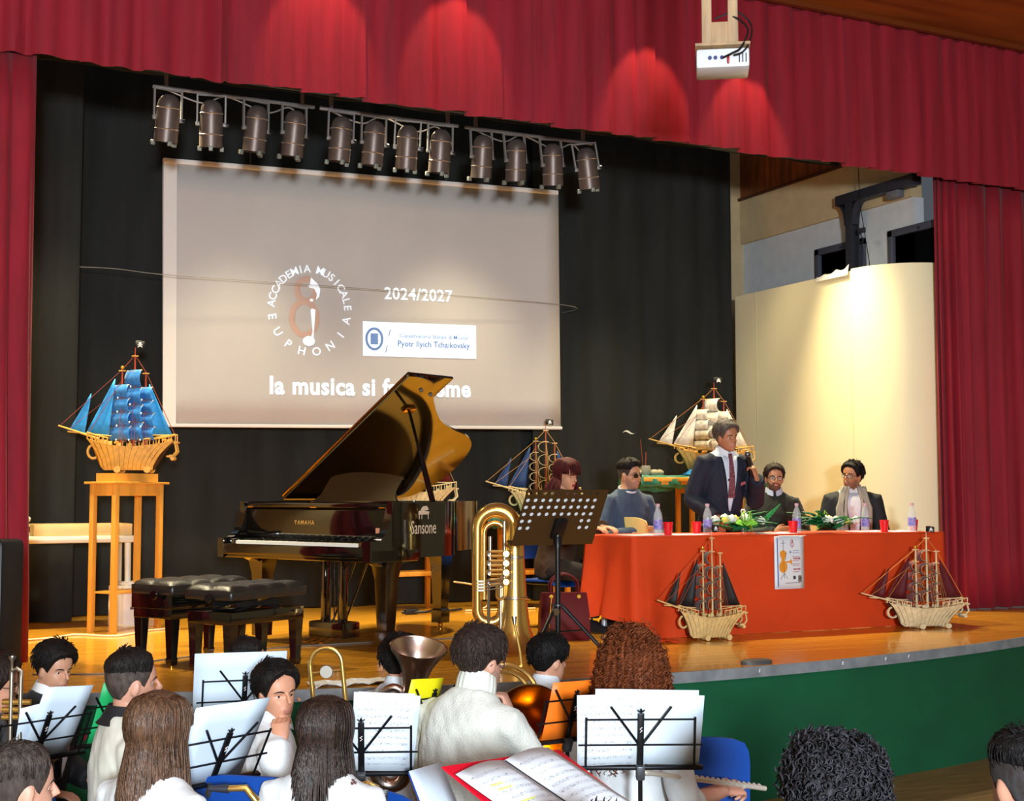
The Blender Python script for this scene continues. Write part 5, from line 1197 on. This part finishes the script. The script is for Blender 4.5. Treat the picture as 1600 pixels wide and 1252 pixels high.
person('man standing in navy velvet jacket and maroon tie speaking into a microphone', (6.42, 9.26, S), -96, 1.03, .45, 11, (14, -3, 3),
       bulk=.95, R_=dict(e=(.25, .0, .24), w=(.15, .24, .10), d=(-.05, .45, -.85), n=(.3, .8, .4), c=24), L_=dict(e=(-.28, .09, .22), w=(-.18, .29, .40), d=(.25, .0, .75), n=(-.55, .65, .1), c=58),
       skin='#b27a58', hair=dict(kind='short', col='#3a322c', col2='#6b625a', th=.022, side=.008, seed=8, n=420, front=.006, dir=(.8, .5)), top='#cdd6e2', collar=dict(kind='shirt', col='#dfe6ee'), jacket=dict(col='#121b2e', v=.16, tie='#4f1a24', shirt='#cfd9e6'), trousers='#161a24', stand=.735, mouth=.004, extra=hold_mic)
person('seated bearded man in glasses and dark green sweater with folded arms', (7.08, 9.40, S), -120, .97, .385, 2, (4, 4, -3), **CROSS, skin='#b98463', hair=dict(kind='short', col='#2b1c12', th=.018, side=.005, seed=12, n=420, front=.004, dir=(.3, 1), lift=.008), top='#1d2419', collar=dict(kind='shirt', col='#aeb9cc'), glasses='#3b2a20', beard='#6a4a36', knit=True)
def scarf(t, MT, MH, front, z0):
    m = mat('scarf_grey', '#a39f90', .9, var=.25, vscale=(40, 40, 6), bump=.6, bscale=(220, 220, 20))
    for s in (-1, 1):
        rows = []
        for q in range(15):
            z = .615 - .60 * q / 14; c = .065 + .045 * min(1, q / 4) - .015 * (q / 14); wd = .048 + .012 * (q > 3)
            rows.append([front(s * (c + wd * (k / 6 - .5) * 2 * .8), min(z, .56), .040 + .010 * sin(k * 2.6)) + Vector((0, 0, max(0, z - .56))) for k in range(7)])
        G().sheet(rows, .006 * s).obj('scarf_end', m, t, ang=180)
    G().tube([MT @ Vector((.088 * cos(a), -.03 + .085 * sin(a), .60 + .012 * sin(3 * a))) for a in [pi * 1.0 + pi * k / 14 for k in range(15)]], .030, 10).obj('scarf_neck', m, t)
person('seated man in black glasses, dark suit and long grey scarf', (7.90, 9.36, S), -124, 1.02, .375, 5, (-40, 2, -4), skin='#b07c58', hair=dict(kind='short', col='#15100e', th=.020, side=.012, seed=15, n=420, front=.004, dir=(.8, -.2)), top='#dfe2e6', collar=dict(kind='shirt', col='#dcdfe4'), jacket=dict(col='#1a2024', v=.05, shirt='#d5d9e0'), glasses='#141210', beard='#8a6248', extra=scarf)
def tiara(t, MT, MH, front, z0):
    g = G()
    for k in range(7):
        a = R(40 + 100 * k / 6); p = head_pt(a, .195, .026); g.ell(p, (.010, .010, .010), None if False else Matrix.Identity(4), 8, 6)
    o = G()
    for k in range(9): o.ell(MH @ head_pt(R(30 + 120 * k / 8), .196, .030), (.009, .009, .009), nu=8, nv=6)
    o.tube([MH @ head_pt(R(15 + 150 * k / 12), .192, .028) for k in range(13)], .004, 6).obj('hair_band', mat('pearl', '#e4e2dc', .25), t)
chair((4.98, 9.53, S), 205, 'black-framed blue chair of the woman beside the table', sh=.375, bh=.86)
person('seated woman with dark red hair and sparkling hairband in brown coat', (5.0, 9.48, S), -62, .99, .40, 9, (-8, -12, 4), R_=dict(e=(.25, .18, .30), w=(.10, .40, .32), d=(-.1, 1, -.05), n=(.1, .1, 1), c=20), L_=dict(e=(-.25, .18, .30), w=(-.08, .40, .32), d=(.1, 1, -.05), n=(0, .1, 1), c=20), skin='#c4916f', hair=dict(kind='bob', col='#2c0f0e', col2='#5a1512', len=.12, vol=.022, seed=3, n=420, span=104, flare=.6, front=.008), top='#4a3420', top_rough=.5, jacket=dict(col='#44301d', v=.30, shirt='#6f4a3c'), trousers='#2a211b', lips='#8f2f30')
# microphone in the standing man's hand
tag(link('mic_tmp', None), None)
bpy.data.objects.remove(bpy.data.objects['mic_tmp'])
mic = thing('microphone', 'black handheld microphone held by the standing man', 'microphone', M=Matrix.Translation((6.515, 8.965, S + 1.295)) @ Vector((-.065, -.03, .185)).to_track_quat('Z', 'Y').to_matrix().to_4x4())
G().lathe([(0, -.16), (.011, -.16), (.013, -.15), (.016, .02), (.018, .055)], 16).obj('mic_body', mat('mic_black', '#111214', .4), mic)
G().ell((0, 0, .075), (.025, .025, .028), nu=14, nv=10).obj('grille_ball', mat('mic_grille', '#6f7478', .35, .8), mic)
G().lathe([(.024, .066), (.0255, .072), (.024, .078)], 16).obj('grille_ring', mat('mic_ring', '#4a4e52', .3, .8), mic)

# ================================================================== AUDIENCE / BAND
WS = dict(top='#d9dee0', top_rough=.85)
person('boy with glasses holding a trumpet upright at the far left edge', (.44, 5.62, 0), -12, .9, .37, 6, (0, -6, 0), R_=dict(e=(.24, .20, .24), w=(.075, .30, .42), d=(-.3, .5, .6), n=(.7, .1, .5), c=60), skin='#c08a70', hair=dict(kind='short', col='#241610', th=.030, side=.02, seed=31), top='#15161a', glasses='#2a2320', trousers='#14151a')
person('boy in black suit looking down behind a music stand at left', (.71, 6.19, 0), -40, .86, .40, 10, (-16, -9, 0), skin='#c08e72', hair=dict(kind='short', col='#15110f', th=.026, side=.008, seed=33, n=520, dir=(.7, .6)), top='#14151a', collar=dict(kind='shirt', col='#d8dad8'), jacket=dict(col='#111317', v=.2, shirt='#d8dade'), trousers='#14151a')
person('boy with short faded haircut and cream shirt with black collar facing right', (.85, 4.84, 0), 2, .92, .43, 4, (0, 2, 0), skin='#c28f78', hair=dict(kind='fade', col='#1a1412', th=.016, fade='#4d4039', seed=35, n=520, zmin=.150, L=.028), top='#d0cfc2', collar=dict(kind='sailor', col='#15151a'), trousers='#1a1c22', vox=.005, bulk=1.08)
person('girl with long straight light brown hair in white blouse', (.76, 3.97, 0), 28, .88, .43, 6, (0, 0, 0), skin='#c99a82', hair=dict(kind='long', col='#3d2a1e', col2='#6b4c36', len=.46, seed=37, vol=.020, n=900, span=116), **WS)
person('boy with short grey-brown hair in the bottom left corner', (.36, 3.64, 0), 22, .90, .36, 4, (-8, 0, 0), skin='#c39079', hair=dict(kind='fade', col='#231a17', th=.014, fade='#453933', seed=39, n=650, L=.022, zmin=.13, col2='#4d443e'), top='#1c2230', trousers='#1a1c22', vox=.005)
person('boy with cropped dark hair behind the white music sheet', (1.60, 6.16, 0), -14, .86, .37, 5, (0, 0, 0), skin='#bd8a70', hair=dict(kind='fade', col='#1c1513', th=.016, fade='#3d322d', seed=41, n=420, L=.022, zmin=.14), **WS)
person('boy in white shirt looking back over his shoulder with hand at his mouth', (1.39, 4.95, 0), -12, .88, .385, 5, (-62, -2, 4), R_=dict(e=(.27, .14, .26), w=(.16, .06, .55), d=(-.25, -.02, .75), n=(.75, -.3, .3), c=50), skin='#c78f72', hair=dict(kind='short', col='#120d0c', th=.024, side=.009, seed=43, n=420, L=.035, dir=(-.9, .5), rough=.002, front=.012, tl=.03), collar=dict(kind='shirt', col='#ccd2d6'), vox=.0042, lips='#b57a68', **WS)
person('girl with long dark straight hair in white floral blouse', (1.31, 4.05, 0), 46, .88, .37, 5, (0, 0, 0), skin='#c99a82', hair=dict(kind='long', col='#1c1411', col2='#3b2a22', len=.44, seed=45, vol=.020, n=900, span=120, flare=.8), top='#dadfe0', spots='#5c2b2a')
person('dark-haired child in white shirt hidden behind the euphonium bell', (2.15, 5.60, 0), 24, .86, .40, 5, (0, 0, 0), skin='#bd8a70', hair=dict(kind='short', col='#14100e', th=.028, side=.016, seed=47, n=500, nape=-.01), collar=dict(kind='shirt', col='#ccd2d6'), **WS)
person('man with glasses in white turtleneck sweater resting his chin on his hand', (2.02, 4.70, 0), 24, 1.0, .40, 16, (-6, -2, 0), R_=dict(e=(.24, .31, .26), w=(.06, .31, .50), d=(-.30, -.15, .85), n=(.75, .4, .1), c=60), L_=dict(e=(-.27, .16, .20), w=(-.12, .34, .16), d=(.4, 1, -.1), n=(0, .1, 1), c=30), skin='#c08f78', hair=dict(kind='short', col='#221916', th=.026, side=.010, seed=49, n=700, L=.034, col2='#3a2c26', nape=.012), top='#d3d6cd', top_rough=.95, knit=True, collar=dict(kind='roll', col='#d6d9cf'), glasses='#3a1c18', beard='#a98570', vox=.005, bulk=1.08, wrinkle=.009, trousers='#22304a')
person('boy with black hair and white shirt playing the french horn', (2.73, 5.37, 0), 14, .86, .40, 8, (-4, -4, 0), skin='#bd8a70', hair=dict(kind='short', col='#0e0b0b', th=.026, side=.012, seed=51, n=560, rough=.003, L=.04), collar=dict(kind='shirt', col='#ccd2d6'), **WS)
person('woman with big curly auburn hair in white shirt and jeans holding a flute', (2.66, 4.46, 0), 18, .97, .41, 5, (18, 0, 0), R_=dict(e=(.29, .0, .24), w=(.305, .215, .265), d=(.12, 1, .0), n=(.6, .0, .8), c=55, sleeve=.30), L_=dict(e=(-.25, .06, .20), w=(.02, .22, .22), d=(.9, .3, 0), n=(0, .5, .8), c=50), skin='#c48f78', hair=dict(kind='curlylong', col='#3c1a0c', col2='#8a4824', len=.30, seed=53, n=1150), trousers='#3a5678', vox=.005, **WS)
person('person with short black curly hair at the bottom right foreground', (2.02, 2.46, 0), 58, .97, .335, 4, (0, 0, 0), skin='#b98870', hair=dict(kind='curlytop', col='#0d0c0e', col2='#3a3a40', seed=55), bulk=.90, top='#20232b', trousers='#1a1c22')
person('person with cropped black hair in the bottom right corner', (2.53, 2.36, 0), 76, .97, .35, 4, (6, 0, 0), skin='#c08c74', hair=dict(kind='fade', col='#0f0d0e', th=.020, fade='#3a3a3d', seed=57, n=520, zmin=.165), bulk=.90, top='#1e2126', trousers='#1a1c22')
person('person with tousled brown hair at the bottom edge in front of the open score', (1.36, 2.34, 0), 60, .95, .305, 4, (0, 0, 0), skin='#b98870', hair=dict(kind='short', col='#2b1f1a', th=.024, side=.014, seed=59, n=500), top='#2a2c33', trousers='#1a1c22')
chair((.74, 4.98, 0), -70, 'blue chair behind the boy with the black collar', sh=.40, bh=.94)
chair((1.33, 4.46, 0), -40, 'blue chair with rounded back behind the girl with dark hair', sh=.355, bh=.94)
chair((3.06, 4.68, 0), -24, 'blue chair at right beside the curly-haired woman')
chair((1.84, 4.62, 0), -62, 'blue chair of the man in the white turtleneck', sh=.375, bh=.82)
chair((2.42, 4.40, 0), -74, 'blue chair of the curly-haired woman', sh=.385, bh=.82)

# ------------------------------------------------------------------ folding music stands and sheets
def printmat():
    m = mat('sheet_print', '#dce6ef', .75); nt = m.node_tree
    if any(n.type == 'MIX' for n in nt.nodes): return m
    b = nt.nodes['Principled BSDF']; tc = nt.nodes.new('ShaderNodeTexCoord'); sp = nt.nodes.new('ShaderNodeSeparateXYZ'); nt.links.new(tc.outputs['Object'], sp.inputs[0])
    def mth(op, a, bb):
        n = nt.nodes.new('ShaderNodeMath'); n.operation = op
        for i, v in enumerate((a, bb)):
            if isinstance(v, (int, float)): n.inputs[i].default_value = v
            else: nt.links.new(v, n.inputs[i])
        return n.outputs[0]
    y = sp.outputs['Y']; band = mth('LESS_THAN', mth('FRACT', mth('MULTIPLY', y, 38), 0), .42); ln = mth('LESS_THAN', mth('FRACT', mth('MULTIPLY', y, 420), 0), .34)
    nz = nt.nodes.new('ShaderNodeTexNoise'); nz.inputs['Scale'].default_value = 190; nt.links.new(tc.outputs['Object'], nz.inputs['Vector'])
    mk = mth('MULTIPLY', band, mth('MAXIMUM', mth('MULTIPLY', ln, .5), mth('GREATER_THAN', nz.outputs[0], .60)))
    mx = mth('LESS_THAN', mth('ABSOLUTE', sp.outputs['X'], 0), .088); my = mth('LESS_THAN', mth('ABSOLUTE', y, 0), .125)
    f = mth('MULTIPLY', mth('MULTIPLY', mk, mx), mth('MULTIPLY', my, .75)); mix = nt.nodes.new('ShaderNodeMix'); mix.data_type = 'RGBA'
    mix.inputs[6].default_value = (*lin('#dce6ef'), 1); mix.inputs[7].default_value = (*lin('#55606e'), 1); nt.links.new(f, mix.inputs[0]); nt.links.new(mix.outputs[2], b.inputs['Base Color'])
    return m
M_print = printmat(); M_blank = mat('sheet_blank', '#cfe0ee', .75); M_wire = mat('stand_wire', '#0e0f12', .35, .2)
def fstand(x, y, zb, rz, tilt, label, sheets, w_=.44, group='folding music stands'):
    t = thing('music_stand', label, 'music stand', (x, y, 0), rz, group)
    MD = Matrix.Translation((0, 0, zb)) @ rotm(90 + tilt, 0, 0); h = .20
    def P(a, b, c=.0): return MD @ Vector((a, b, c))
    G().box((0, h * .5, .004), (.022, h, .008), MD, bev=.002).obj('centre_plate', M_wire, t)
    G().box((0, 0, -.004), (w_, .012, .022), MD, bev=.002).obj('ledge', M_wire, t)
    for s in (-1, 1):
        G().tube([P(0, h * .88), P(s * w_ * .43, h * .88)], .0038, 6).obj('upper_bar', M_wire, t)
        G().tube([P(0, h * .42), P(s * w_ * .49, h * .42)], .0038, 6).obj('lower_bar', M_wire, t)
        G().tube([P(s * w_ * .43, h * .92), P(s * w_ * .43, 0)], .0042, 6).obj('side_bar', M_wire, t)
        G().tube([P(s * .006, h * .44, .004), P(s * .105, h * 1.12, .004)], .0046, 6).obj('folding_arm', M_wire, t)
    o = G().ell((0, h * .72, .009), (.010, .017, .002), MD, 12, 6).obj('round_badge', mat('badge_red', '#8e2a33', .4), t)
    G().tube([P(.004, h * .76, .0115), P(-.004, h * .73, .0115), P(.004, h * .70, .0115), P(-.003, h * .67, .0115)], .0016, 4).obj('badge_clef', mat('badge_white', '#e8d8d8', .4), o)
    G().tube([P(-.012, h * 1.06, .004), P(-.006, h * 1.02, .004), P(0, h * 1.08, .004), P(.006, h * 1.02, .004), P(.012, h * 1.06, .004)], .003, 5).tube([P(0, h, .004), P(0, h * 1.08, .004)], .003, 5).obj('top_ornament', M_wire, t)
    G().box((0, -.01, .014), (.03, .05, .03), MD, bev=.004).obj('tilt_clamp', mat('clamp_grey', '#55585c', .35, .6), t)
    G().tube([P(0, -.01, .012), (0, 0, .22)], .008, 8).obj('pole', M_wire, t); G().tube([(0, 0, .60), (0, 0, .18)], .011, 8).obj('lower_pole', M_wire, t)
    for a in (30, 150, 270): G().tube([(0, 0, .30), (.24 * cos(R(a)), .24 * sin(R(a)), .008)], .006, 6).obj('leg', M_wire, t)
    W4 = Matrix.Translation((x, y, 0)) @ rotm(0, 0, rz) @ MD
    for i, (cx_, sw, sh, rl, m, lab, nm) in enumerate(sheets):
        rows = [[(-sw / 2 + sw * a / 4, -sh / 2 + sh * b / 4, .002 * sin(a * 1.3 + b)) for a in range(5)] for b in range(5)]
        tag(G().sheet(rows, .0015).obj(nm, m, M=W4 @ Matrix.Translation((cx_, sh / 2 + .008, -.008 - .004 * i)) @ rotm(0, 0, rl), ang=180), lab, 'sheet music' if nm == 'sheet_music' else 'folder', 'sheets on the folding stands' if nm == 'sheet_music' else 'coloured folders')
    return t
M_yf = mat('folder_yellow', '#e0d612', .5); M_of = mat('folder_orange', '#ea7316', .5); M_gf = mat('folder_green', '#1ea45c', .5); M_rf = mat('folder_red', '#d3142e', .35); M_bf = mat('folder_blue', '#2d4fb0', .4)
fstand(.64, 5.42, .835, 26, 26, 'folding music stand before the boy in the black suit', [(.05, .21, .30, -4, M_blank, 'pale sheet on the stand of the boy in black', 'sheet_music'), (.0, .21, .24, 8, M_blank, 'lower pale sheet tucked behind the stand at far left', 'sheet_music')])
fstand(1.62, 4.52, .86, -22, 18, 'folding music stand right of the girl with dark hair', [(.075, .21, .297, -2, M_print, 'printed score right of the girl with dark hair', 'sheet_music'), (.085, .215, .292, -5, M_blank, 'second sheet behind the printed score beside the dark-haired girl', 'sheet_music')], .40)
fstand(1.06, 4.40, .90, 26, 28, 'folding music stand beside the girl with light brown hair', [(-.02, .30, .30, 0, M_blank, 'wide pale open booklet beside the girl with light brown hair', 'sheet_music')], .42)
fstand(1.50, 5.66, .89, -8, 16, 'folding music stand behind the boy with hand at his mouth', [(-.02, .38, .29, 0, M_blank, 'large blank pale sheet behind the boy with hand at his mouth', 'sheet_music')], .40)
fstand(2.05, 5.00, .87, 20, 18, 'folding music stand carrying the yellow folder', [(-.05, .17, .25, -3, M_yf, 'bright yellow folder beside the white turtleneck man', 'music_folder')], .30)
fstand(2.49, 4.63, .89, 8, 20, 'folding music stand carrying the orange folder', [(-.02, .19, .24, 0, M_of, 'bright orange folder in front of the curly-haired woman', 'music_folder')], .32)
fstand(.93, 5.62, .84, 24, 24, 'folding music stand carrying the green folder', [(.02, .20, .27, 0, M_gf, 'green folder left of the boy with black collar', 'music_folder'), (.05, .20, .29, -4, M_blank, 'white sheet behind the green folder', 'sheet_music')], .32)
fstand(2.485, 4.08, .885, -24, 12, 'folding music stand with clef ornament before the curly-haired woman', [(-.115, .21, .255, 1, M_print, 'printed score on the left half of the clef-topped stand', 'sheet_music'), (.10, .23, .255, -3, M_blank, 'blank white sheets on the right half of the clef-topped stand', 'sheet_music'), (.02, .36, .27, -1, M_blank, 'wide white sheet behind the score on the clef-topped stand', 'sheet_music')], .44)

# big open score in the foreground, on its own stand with a red folder
MF = Matrix.Translation((1.60, 3.07, 1.085)) @ rotm(0, 0, 30) @ rotm(24, 0, 0)
t = thing('music_stand', 'folding music stand under the big open score in the foreground', 'music stand', (1.60, 3.08, 0), 30, 'folding music stands')
G().box((0, -.14, .995), (.30, .02, .012)).obj('ledge', M_wire, t); G().tube([(0, 0, 1.04), (0, 0, .2)], .010, 8).obj('pole', M_wire, t)
for a in (30, 150, 270): G().tube([(0, 0, .30), (.24 * cos(R(a)), .24 * sin(R(a)), .008)], .006, 6).obj('leg', M_wire, t)
t = thing('open_score', 'open two-page score with printed lines and yellow highlights in the foreground', 'score', M=MF)
for s in (-1, 1):
    sc_p = G().sheet([[(-.105 + .21 * a / 6, -.148 + .297 * b / 4, .014 * abs(sin(pi * a / 6)) ) for a in range(7)] for b in range(5)], -.002).obj('page', M_print, t, loc=(s * .107, 0, 0), ang=180)
g = G()
for x, y, w_ in ((-.16, .06, .05), (-.13, -.02, .06), (-.10, -.06, .05), (-.15, .04, .06), (-.09, -.10, .04)): g.box((x, y, .0165), (w_, .006, .001))
tag(g.obj('highlight', mat('highlight_yellow', '#dfe58a', .7), t), kind='stuff')
G().box((.0, 0, .002), (.004, .29, .003)).obj('spine_gap', M_steel, t)
tag(G().box((0, 0, 0), (.47, .37, .006), bev=.002).obj('music_folder', M_rf, M=MF @ Matrix.Translation((.03, .0, -.022)) @ rotm(0, 0, -7)), 'glossy red folder under the open foreground score', 'folder', 'coloured folders')
t = thing('music_binder', 'blue binder with pale pages leaning by the white turtleneck man', 'binder', M=at((1.80, 4.26, .79), 62, 0, 30))
G().box((0, 0, 0), (.17, .26, .008), bev=.002).obj('cover', M_bf, t)
for k in range(3): G().sheet([[(-.08 + .16 * a / 4 - .012 * k, -.12 + .25 * b / 3, .008 + .006 * k + .01 * a / 4) for a in range(5)] for b in range(4)], .001).obj('page', M_blank, t, ang=180)
t = tag(G().sheet([[(2.24 + .54 * a / 14 + .01 * sin(b), 6.98 + .16 * b / 5 + .02 * sin(a), S + .004 + .022 * abs(sin(a * .8 + b * 1.1))) for a in range(15)] for b in range(6)], .002).obj('crumpled_paper', M_pap, ang=180), 'crumpled white papers lying at the front edge of the stage', 'paper')

# ------------------------------------------------------------------ instruments in the band
t = thing('trumpet', 'silver trumpet held upright by the boy at the far left', 'trumpet', M=at((.545, 5.36, 1.235), 0, 0, -26))
G().lathe([(.009, .0), (.013, .0), (.013, -.008), (.006, -.02), (.006, -.09)], 14).obj('mouthpiece', M_sil, t)
G().tube([(0, 0, -.06), (0, 0, -.40)], .008, 10).obj('lead_pipe', M_sil, t); G().tube([(.035, 0, -.07), (.035, 0, -.36)], .008, 10).obj('bell_tube', M_sil, t)
G().tube([(0, 0, -.08), (.0, 0, -.055), (.018, 0, -.045), (.035, 0, -.055), (.035, 0, -.08)], .008, 8).obj('bow', M_sil, t)
for k in range(3): G().tube([(-.035, .01, -.17 - .028 * k), (.07, .01, -.17 - .028 * k)], .011, 10).obj('valve', MB_, t)
G().lathe([(.009, -.34), (.014, -.42), (.03, -.48), (.06, -.51)], 20, at((.035, 0, 0))).obj('bell', M_sil, t)
t = thing('trombone', 'brass trombone bow rising above the girl with dark hair', 'trombone', M=at((1.66, 5.06, 1.22), 0, 0, -26) @ rotm(0, -6, 0))
G().tube([(-.062, 0, -.62), (-.062, 0, -.04)] + arc((0, 0, -.04), .062, 180, 0, 12, 0, 2) + [(.062, 0, -.62)], .0095, 10).obj('tuning_bow', MB_, t)
for z in (-.07, -.19): G().tube([(-.062, 0, z), (.062, 0, z)], .005, 8).obj('brace', MB_, t)
G().lathe([(.0, -.008), (.024, -.008), (.026, 0), (.024, .008), (0, .008)], 18, at((.0, -.008, -.07), 90)).obj('counterweight', mat('paddle_metal', '#8f8a80', .45, .9), t)
G().tube([(.062, 0, -.3), (.062, 0, -.62)], [.011, .02], 12).obj('bell_stem', MB_, t)
M_eu = mat('euphonium_metal', '#d2bdb0', .26, 1)
t = thing('euphonium', 'silver-brown euphonium with wide upturned bell before the hidden child', 'euphonium', M=at((2.08, 5.13, 1.215), 0, 0, -26) @ rotm(15, 7, 0))
G().lathe([(.116, .0), (.119, .003), (.112, -.012), (.092, -.04), (.070, -.075), (.054, -.12), (.045, -.18), (.040, -.26), (.036, -.4), (.034, -.50)], 36).obj('bell', M_eu, t)
G().lathe([(.114, .001), (.109, -.012), (.089, -.04), (.067, -.075), (.051, -.12), (.042, -.18), (.0, -.20)], 36).obj('bell_inside', M_eu, t)
G().tube([(-.115, .0, -.5), (-.115, 0, -.24)] + arc((-.08, 0, -.22), .035, 180, 20, 8, 0, 2) + [(-.043, 0, -.30)], .017, 12).obj('upper_bow', M_eu, t)
G().tube([(0, 0, -.48), (0, 0, -.54)] + arc((-.058, 0, -.56), .058, 0, -180, 10, 0, 2) + [(-.115, 0, -.45)], [.034, .034] + [.03] * 11 + [.02], 12).obj('bottom_bow', M_eu, t)
for k in range(3): G().lathe([(.0, .0), (.016, 0), (.016, -.14), (0, -.14)], 14, at((-.045 - .0 * k, -.06 + .035 * (k - 1), -.30))).obj('valve', M_sil, t)
t = thing('french_horn', 'golden french horn with large bell held by the black-haired boy', 'french horn', M=at((2.52, 4.98, .89), 0, 0, 0) @ Vector((-.12, -.9, .22)).to_track_quat('Z', 'Y').to_matrix().to_4x4() @ Matrix.Scale(1.12, 4))
G().lathe([(.150, .0), (.153, .003), (.140, -.02), (.105, -.055), (.070, -.095), (.045, -.14), (.030, -.20), (.020, -.28)], 40).obj('bell', MB_, t)
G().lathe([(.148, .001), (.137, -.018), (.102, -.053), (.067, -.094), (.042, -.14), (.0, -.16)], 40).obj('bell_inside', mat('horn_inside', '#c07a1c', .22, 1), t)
for r, z in ((.13, -.22), (.11, -.25)): G().tube([(-.02 + r * cos(a), .12 + r * sin(a), z) for a in [2 * pi * k / 26 for k in range(26)]], .010, 8, closed=True).obj('coil', MB_, t)
for k in range(3): G().lathe([(0, -.02), (.018, -.02), (.018, .02), (0, .02)], 14, at((-.06 + .04 * k, .13, -.235)), cap=False).obj('rotary_valve', M_sil, t)
G().tube([(.06, .22, -.24), (.05, .30, -.22), (.03, .40, -.20)], [.007, .006, .005], 8).obj('lead_pipe', MB_, t)
G().lathe([(.006, 0), (.011, .03), (.012, .03)], 12, at((.03, .40, -.20), -90)).obj('mouthpiece', M_sil, t)
t = thing('flute', 'shiny metal flute lying across the lap of the curly-haired woman', 'flute', M=Matrix.Translation((2.57, 4.17, .845)) @ Vector((.55, .065, -.118)).to_track_quat('X', 'Z').to_matrix().to_4x4())
M_fl = mat('flute_silver', '#efe9dc', .3, .6)
G().tube([(0, 0, 0), (.58, 0, 0)], .0095, 12).obj('tube', M_fl, t)
for k in range(13): G().lathe([(.0, .013), (.0095, .013), (.0095, .009)], 10, at((.23 + .026 * k, 0, 0), 40)).obj('key', M_fl, t)
G().tube([(.22, -.012, .006), (.56, -.012, .006)], .0025, 6).obj('key_rod', M_fl, t)
for x in (.0, .17, .47): G().lathe([(.0095, -.008), (.0125, -.006), (.0125, .006), (.0095, .008)], 14, at((x, 0, 0), 0, 90)).obj('joint_ring', M_fl, t)
t = thing('saxophone', 'gold saxophone of the girl with light brown hair, keys showing', 'saxophone', M=at((1.03, 4.14, .385), 0, 0, -26) @ rotm(0, 12, 0))
G().tube([(0, 0, .50), (0, 0, .02), (.02, 0, -.05), (.07, 0, -.06), (.10, 0, -.02), (.115, 0, .12), (.135, 0, .22)], [.016, .028, .032, .036, .04, .052, .075], 16, cap=False).obj('body', MB_, t)
G().tube([(0, 0, .50), (.0, 0, .53), (-.04, 0, .56), (-.10, 0, .545)], [.012, .012, .011, .010], 10).obj('neck', MB_, t)
G().tube([(-.09, 0, .547), (-.15, 0, .535)], [.014, .008], 10).obj('mouthpiece', M_steel, t)
for k in range(9): G().lathe([(0, .012), (.013, .012), (.015, .0)], 12, at((.012, -.024, .10 + .042 * k), 70)).obj('key', MB_, t)
G().tube([(.02, -.026, .06), (.02, -.024, .46)], .004, 6).obj('key_rod', MB_, t)
t = thing('baritone_horn', 'brass horn with bell down beside the girl with dark hair', 'horn', M=at((1.545, 4.34, .82), 0, 0, -26))
G().lathe([(.014, .03), (.018, -.01), (.026, -.06), (.038, -.11), (.060, -.16), (.085, -.18), (.082, -.178), (.056, -.155), (.02, -.06)], 28).obj('bell', MB_, t)
G().tube([(0, 0, .03), (0, 0, .04), (.03, 0, .05), (.06, 0, .04), (.06, 0, -.12)], .011, 10).obj('bow', MB_, t)
for k in range(3): G().lathe([(0, .02), (.012, .02), (.012, -.10), (0, -.10)], 12, at((.085, -.03 + .03 * k, 0))).obj('valve', M_sil, t)
